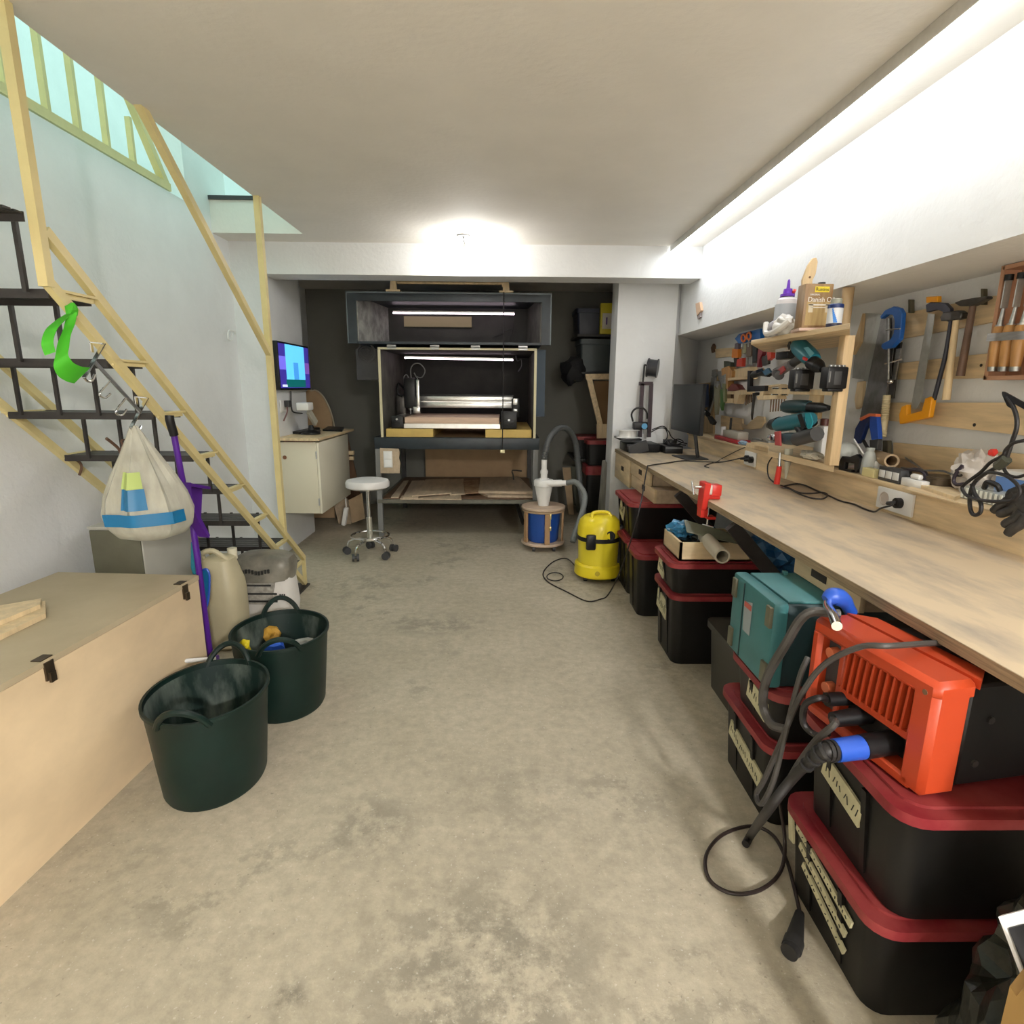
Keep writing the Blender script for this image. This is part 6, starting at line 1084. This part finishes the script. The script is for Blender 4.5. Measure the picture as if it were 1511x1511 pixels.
hung('screwdriver', 'brown-handled screwdriver beside the olive one on the tool rack', 'screwdriver', [('handle', [(1107, 507), (1115, 505), (1114, 525), (1107, 527)], .03, mat('brown_handle', (.16, .11, .08), .45)), ('shaft', [(1109, 527), (1112, 527), (1111, 538), (1109, 538)], .012, BLADE)], 1.84)
hung('wall_tool', 'black-handled tool hanging left of the red pliers', 'tool', [('body', [(1117, 505), (1124, 503), (1123, 533), (1117, 536)], .035, BLACK)], 1.84)
hung('pliers', 'red-handled pliers hanging under the far end of the tool shelf', 'pliers', [('grip', [(1126, 507), (1134, 507), (1131, 522), (1127, 530), (1125, 542), (1123, 542), (1124, 522)], .03, mat('wine_red', (.22, .02, .03), .4)), ('grip', [(1133, 509), (1145, 506), (1144, 528), (1139, 532), (1138, 520)], .03, mr_), ('jaw', [(1127, 526), (1138, 524), (1137, 537), (1129, 540)], .02, DSTEEL)], 1.80)
hung('rack_holder', 'pale wooden holder strip below the screwdrivers', 'holder', [('strip', [(1091, 546), (1118, 541), (1118, 557), (1091, 560)], .06, LIGHTW), ('ledge', [(1090, 558), (1118, 555), (1118, 559), (1090, 562)], .09, PINE)], XT-.001)
hung('mallet', 'wooden mallet-like hand plane hanging at the far left of the tool wall', 'mallet', [('body', [(1073, 544), (1084, 540), (1090, 548), (1089, 556), (1083, 563), (1083, 574), (1079, 574), (1074, 558)], .05, HANDLEW), ('iron', [(1075, 533), (1085, 535), (1085, 543), (1075, 545)], .04, mat('dark_olive_iron', (.06, .065, .045), .5))], 1.85)
hung('small_plane', 'dark red small tool resting in the wooden holder with a round opening', 'tool', [('body', [(1083, 573), (1089, 566), (1096, 568), (1101, 575), (1092, 577), (1083, 577)], .05, mat('dark_wine', (.16, .025, .02), .45)), ('white_paper', [(1090, 563), (1107, 563), (1107, 578), (1101, 576)], .004, mat('white_sheet', (.72, .68, .66), .6))], 1.85)
hung('wooden_holder', 'pale wooden block with a square opening on the tool wall', 'holder', [('frame', [(1073, 578), (1092, 577), (1092, 582), (1082, 582), (1082, 588), (1092, 588), (1092, 595), (1072, 595)], .06, LIGHTW), ('opening', [(1082, 582), (1092, 582), (1092, 588), (1082, 588)], .02, DARKW)], 1.87)
hung('bit_rack', 'pale wooden rack of thin dark drill bits left of the nozzle rack', 'rack', [('rack', [(1094, 577), (1099, 574), (1114, 577), (1114, 582), (1102, 583), (1098, 596), (1094, 596)], .06, LIGHTW)]+[('bit', [(1101+2.6*k, 582), (1102.3+2.6*k, 582), (1102+2.6*k, 598-1.5*k), (1101+2.6*k, 598-1.5*k)], .006, mat('brown_bit', (.22, .13, .07), .5)) for k in range(5)], 1.87)
hung('hook_tool', 'thin dark hooked rod hanging beside the drill bit rack', 'tool', [('rod', [(1113, 582), (1116, 581), (1112, 612), (1111, 620), (1110, 612)], .012, DSTEEL), ('hook', [(1114, 580), (1121, 579), (1121, 583), (1115, 584)], .02, BLACK)], 1.84)
t = thing('drill_bit_rack', 'pale wooden rack with black sockets and six long drill bits hanging under the tool bar', 'rack', PX(1147, 580, 1.74))
part('side', [(1134, 570), (1139, 569), (1137, 585), (1131, 586)], 1.74, .05, LIGHTW, t); part('shelf', [(1130, 584), (1160, 583), (1161, 589), (1131, 590)], 1.74, .06, LIGHTW, t); part('side', [(1161, 568), (1164, 568), (1163, 584), (1160, 584)], 1.74, .05, LIGHTW, t); part('top', [(1138, 569), (1161, 567), (1161, 570), (1138, 572)], 1.74, .05, LIGHTW, t)
for k in range(6): MB().cyl(PX(1142+3.4*k, 573, 1.70), PX(1142+3.4*k, 583, 1.70), .009, n=10).build('socket', mat('green_black', (.025, .035, .03), .35), t)
for k in range(6): MB().cyl(PX(1138+3.9*k, 589, 1.71), PX(1136.5+3.9*k, 608-.4*k, 1.71), .0045, n=8).build('drill_bit', mat('brown_bit', (.22, .13, .07), .5), t)
hung('shaped_board', 'shaped plywood bracket board leaning at the back of the ledge below the drill bits', 'board', [('board', [(1096, 625), (1104, 628), (1112, 620), (1120, 614), (1130, 615), (1131, 622), (1124, 632), (1110, 634), (1098, 632)], .015, PLY)], 1.87)
hung('pine_block', 'tan board standing at the back of the ledge behind the red-lidded box', 'board', [('board', [(1066, 613), (1098, 618), (1098, 634), (1066, 640)], .015, PINE)], 1.885)
hung('adjustable_wrench', 'steel wrench hanging highest beside the monitor', 'wrench', [('jaw', [(1054, 546), (1059, 545), (1061, 552), (1057, 558), (1053, 555)], .02, STEEL), ('handle', [(1052, 557), (1058, 556), (1056, 585), (1048, 612), (1045, 610)], .015, STEEL)], 1.84)
hung('wrench', 'silver wrench hanging between the grey wrench and the green pliers', 'wrench', [('head', [(1062, 548), (1068, 547), (1069, 555), (1072, 562), (1067, 566), (1063, 558)], .02, STEEL), ('handle', [(1056, 570), (1060, 574), (1064, 566), (1063, 590), (1061, 612), (1057, 612)], .015, mat('dull_khaki', (.32, .30, .20), .5))], 1.83)
hung('pliers', 'green-handled pliers hanging at the far left of the tool wall', 'pliers', [('grip', [(1066, 575), (1069, 574), (1070, 594), (1068, 606), (1066, 600)], .02, mat('green_grip', (.08, .20, .05), .45)), ('grip', [(1069, 566), (1073, 566), (1073, 592), (1071, 594)], .02, mat('olive_grip', (.25, .27, .14), .45)), ('jaw', [(1066, 556), (1073, 552), (1073, 567), (1067, 574)], .018, STEEL)], 1.81)
hung('coping_hook', 'small dark hook plate on the wall above the short batten', 'hook', [('plate', [(1052, 513), (1055, 507), (1057, 511), (1056, 519), (1053, 521)], .02, DARKW)], XR-.001)
t = thing('heat_gun', 'dark blue hot-air gun hanging behind the bench monitor', 'heat gun', PX(1040, 590, 1.78)); part('casing', [(1031, 567), (1046, 567), (1046, 600), (1031, 606)], 1.80, .05, mat('midnight_blue', (.012, .025, .07), .4), t); MB().tube(W([(1032, 606), (1040, 608), (1045, 612)], 1.76), .022, 10, 3).build('nozzle', BLACK, t); MB().ball(PX(1036, 602, 1.73), .020, (1, 1, 1), 2).build('green_dial', mat('green_dial', (.10, .42, .20), .3), t); part('handle', [(1047, 614), (1051, 614), (1058, 623), (1056, 627), (1052, 625)], 1.78, .025, BLACK, t); MB().ball(PX(1040, 608, 1.735), .010, (1, 1, 1), 2).build('chrome_stud', CHROME, t)
# far ledge
q = PX(1080, 650, 1.74); t = thing('red_tray', 'red plastic tray under a clear box on the far part of the ledge', 'tray', q); MB().box(1.70, 1.80, PX(1096, 650, 1.74).y, PX(1061, 646, 1.74).y, ZL+.001, ZL+.030, .004).build('tray', mat('crimson', (.42, .03, .035), .4), t)
q2 = thing('clear_box', 'clear plastic box standing in the red tray on the far ledge', 'container', (1.75, q.y, ZL+.031)); MB().box(1.71, 1.79, PX(1095, 640, 1.74).y, PX(1072, 640, 1.74).y, ZL+.0305, ZL+.085, .004).build('box', mat('smoky_clear', (.52, .48, .40), .3, alpha=.8), q2)
t = thing('white_tube', 'white tube standing at the far end of the red tray', 'tube', PX(1067, 636, 1.76)); MB().cyl((1.76, PX(1067, 640, 1.76).y, ZL+.031), (1.76, PX(1067, 640, 1.76).y, ZL+.10), .02, n=16).build('tube', WPLAST, t); MB().cyl((1.80, PX(1077, 640, 1.80).y, ZL+.002), (1.80, PX(1077, 640, 1.80).y, ZL+.17), .009, n=10).build('pen', DGREY, t)
one('blue_cloth', 'pale blue cloth lying on the ledge in front of the red tray', 'cloth', MB().ball((1.735, PX(1094, 654, 1.735).y, ZL+.014), .06, (.5, 1.6, .25), 3, .5, 3, 2), mat('pale_blue_cloth', (.28, .40, .52), .8), None, False)
def plank(x0, x1, l0, l1, z0, z1, label, m=PINE): return one('wood_offcut', label, 'offcut', MB().box(x0, x1, PX(*l1, 1.70).y, PX(*l0, 1.70).y, z0, z1, .001), m, 'pine offcuts on the ledge', False)
plank(1.695, 1.78, (1103, 650), (1138, 658), ZL+.001, ZL+.03, 'pale pine offcut with a dark knot lying on the ledge left of the tool shelf', LIGHTW); plank(1.66, 1.80, (1116, 664), (1157, 670), ZL+.031, ZL+.05, 'pine offcut stacked on top of another, overhanging the ledge by the tool shelf')
t = thing('steel_plane_iron', 'shiny steel tool lying on the pine offcut at the far ledge', 'tool', PX(1125, 648, 1.73)); MB().box(1.72, 1.76, PX(1137, 647, 1.73).y, PX(1112, 645, 1.73).y, ZL+.0515, ZL+.065, .003).build('bar', STEEL, t); MB().box(1.715, 1.765, PX(1134, 647, 1.73).y, PX(1124, 645, 1.73).y, ZL+.066, ZL+.072, .002).build('lever', CHROME, t)
# small things on the walls
q = PX(1033, 456, XU); t = thing('wall_hook', 'small tan wooden wedge fixed to the white wall above the recess', 'hook', q); part('wedge', [(1030, 448), (1036, 446), (1038, 458), (1032, 466), (1031, 460)], XU-.001, .02, mat('tan_wedge', (.66, .45, .30), .6), t); part('tip', [(1031, 466), (1036, 461), (1036, 468), (1032, 471)], XU-.001, .014, mat('grey_tip', (.3, .26, .26), .6), t)
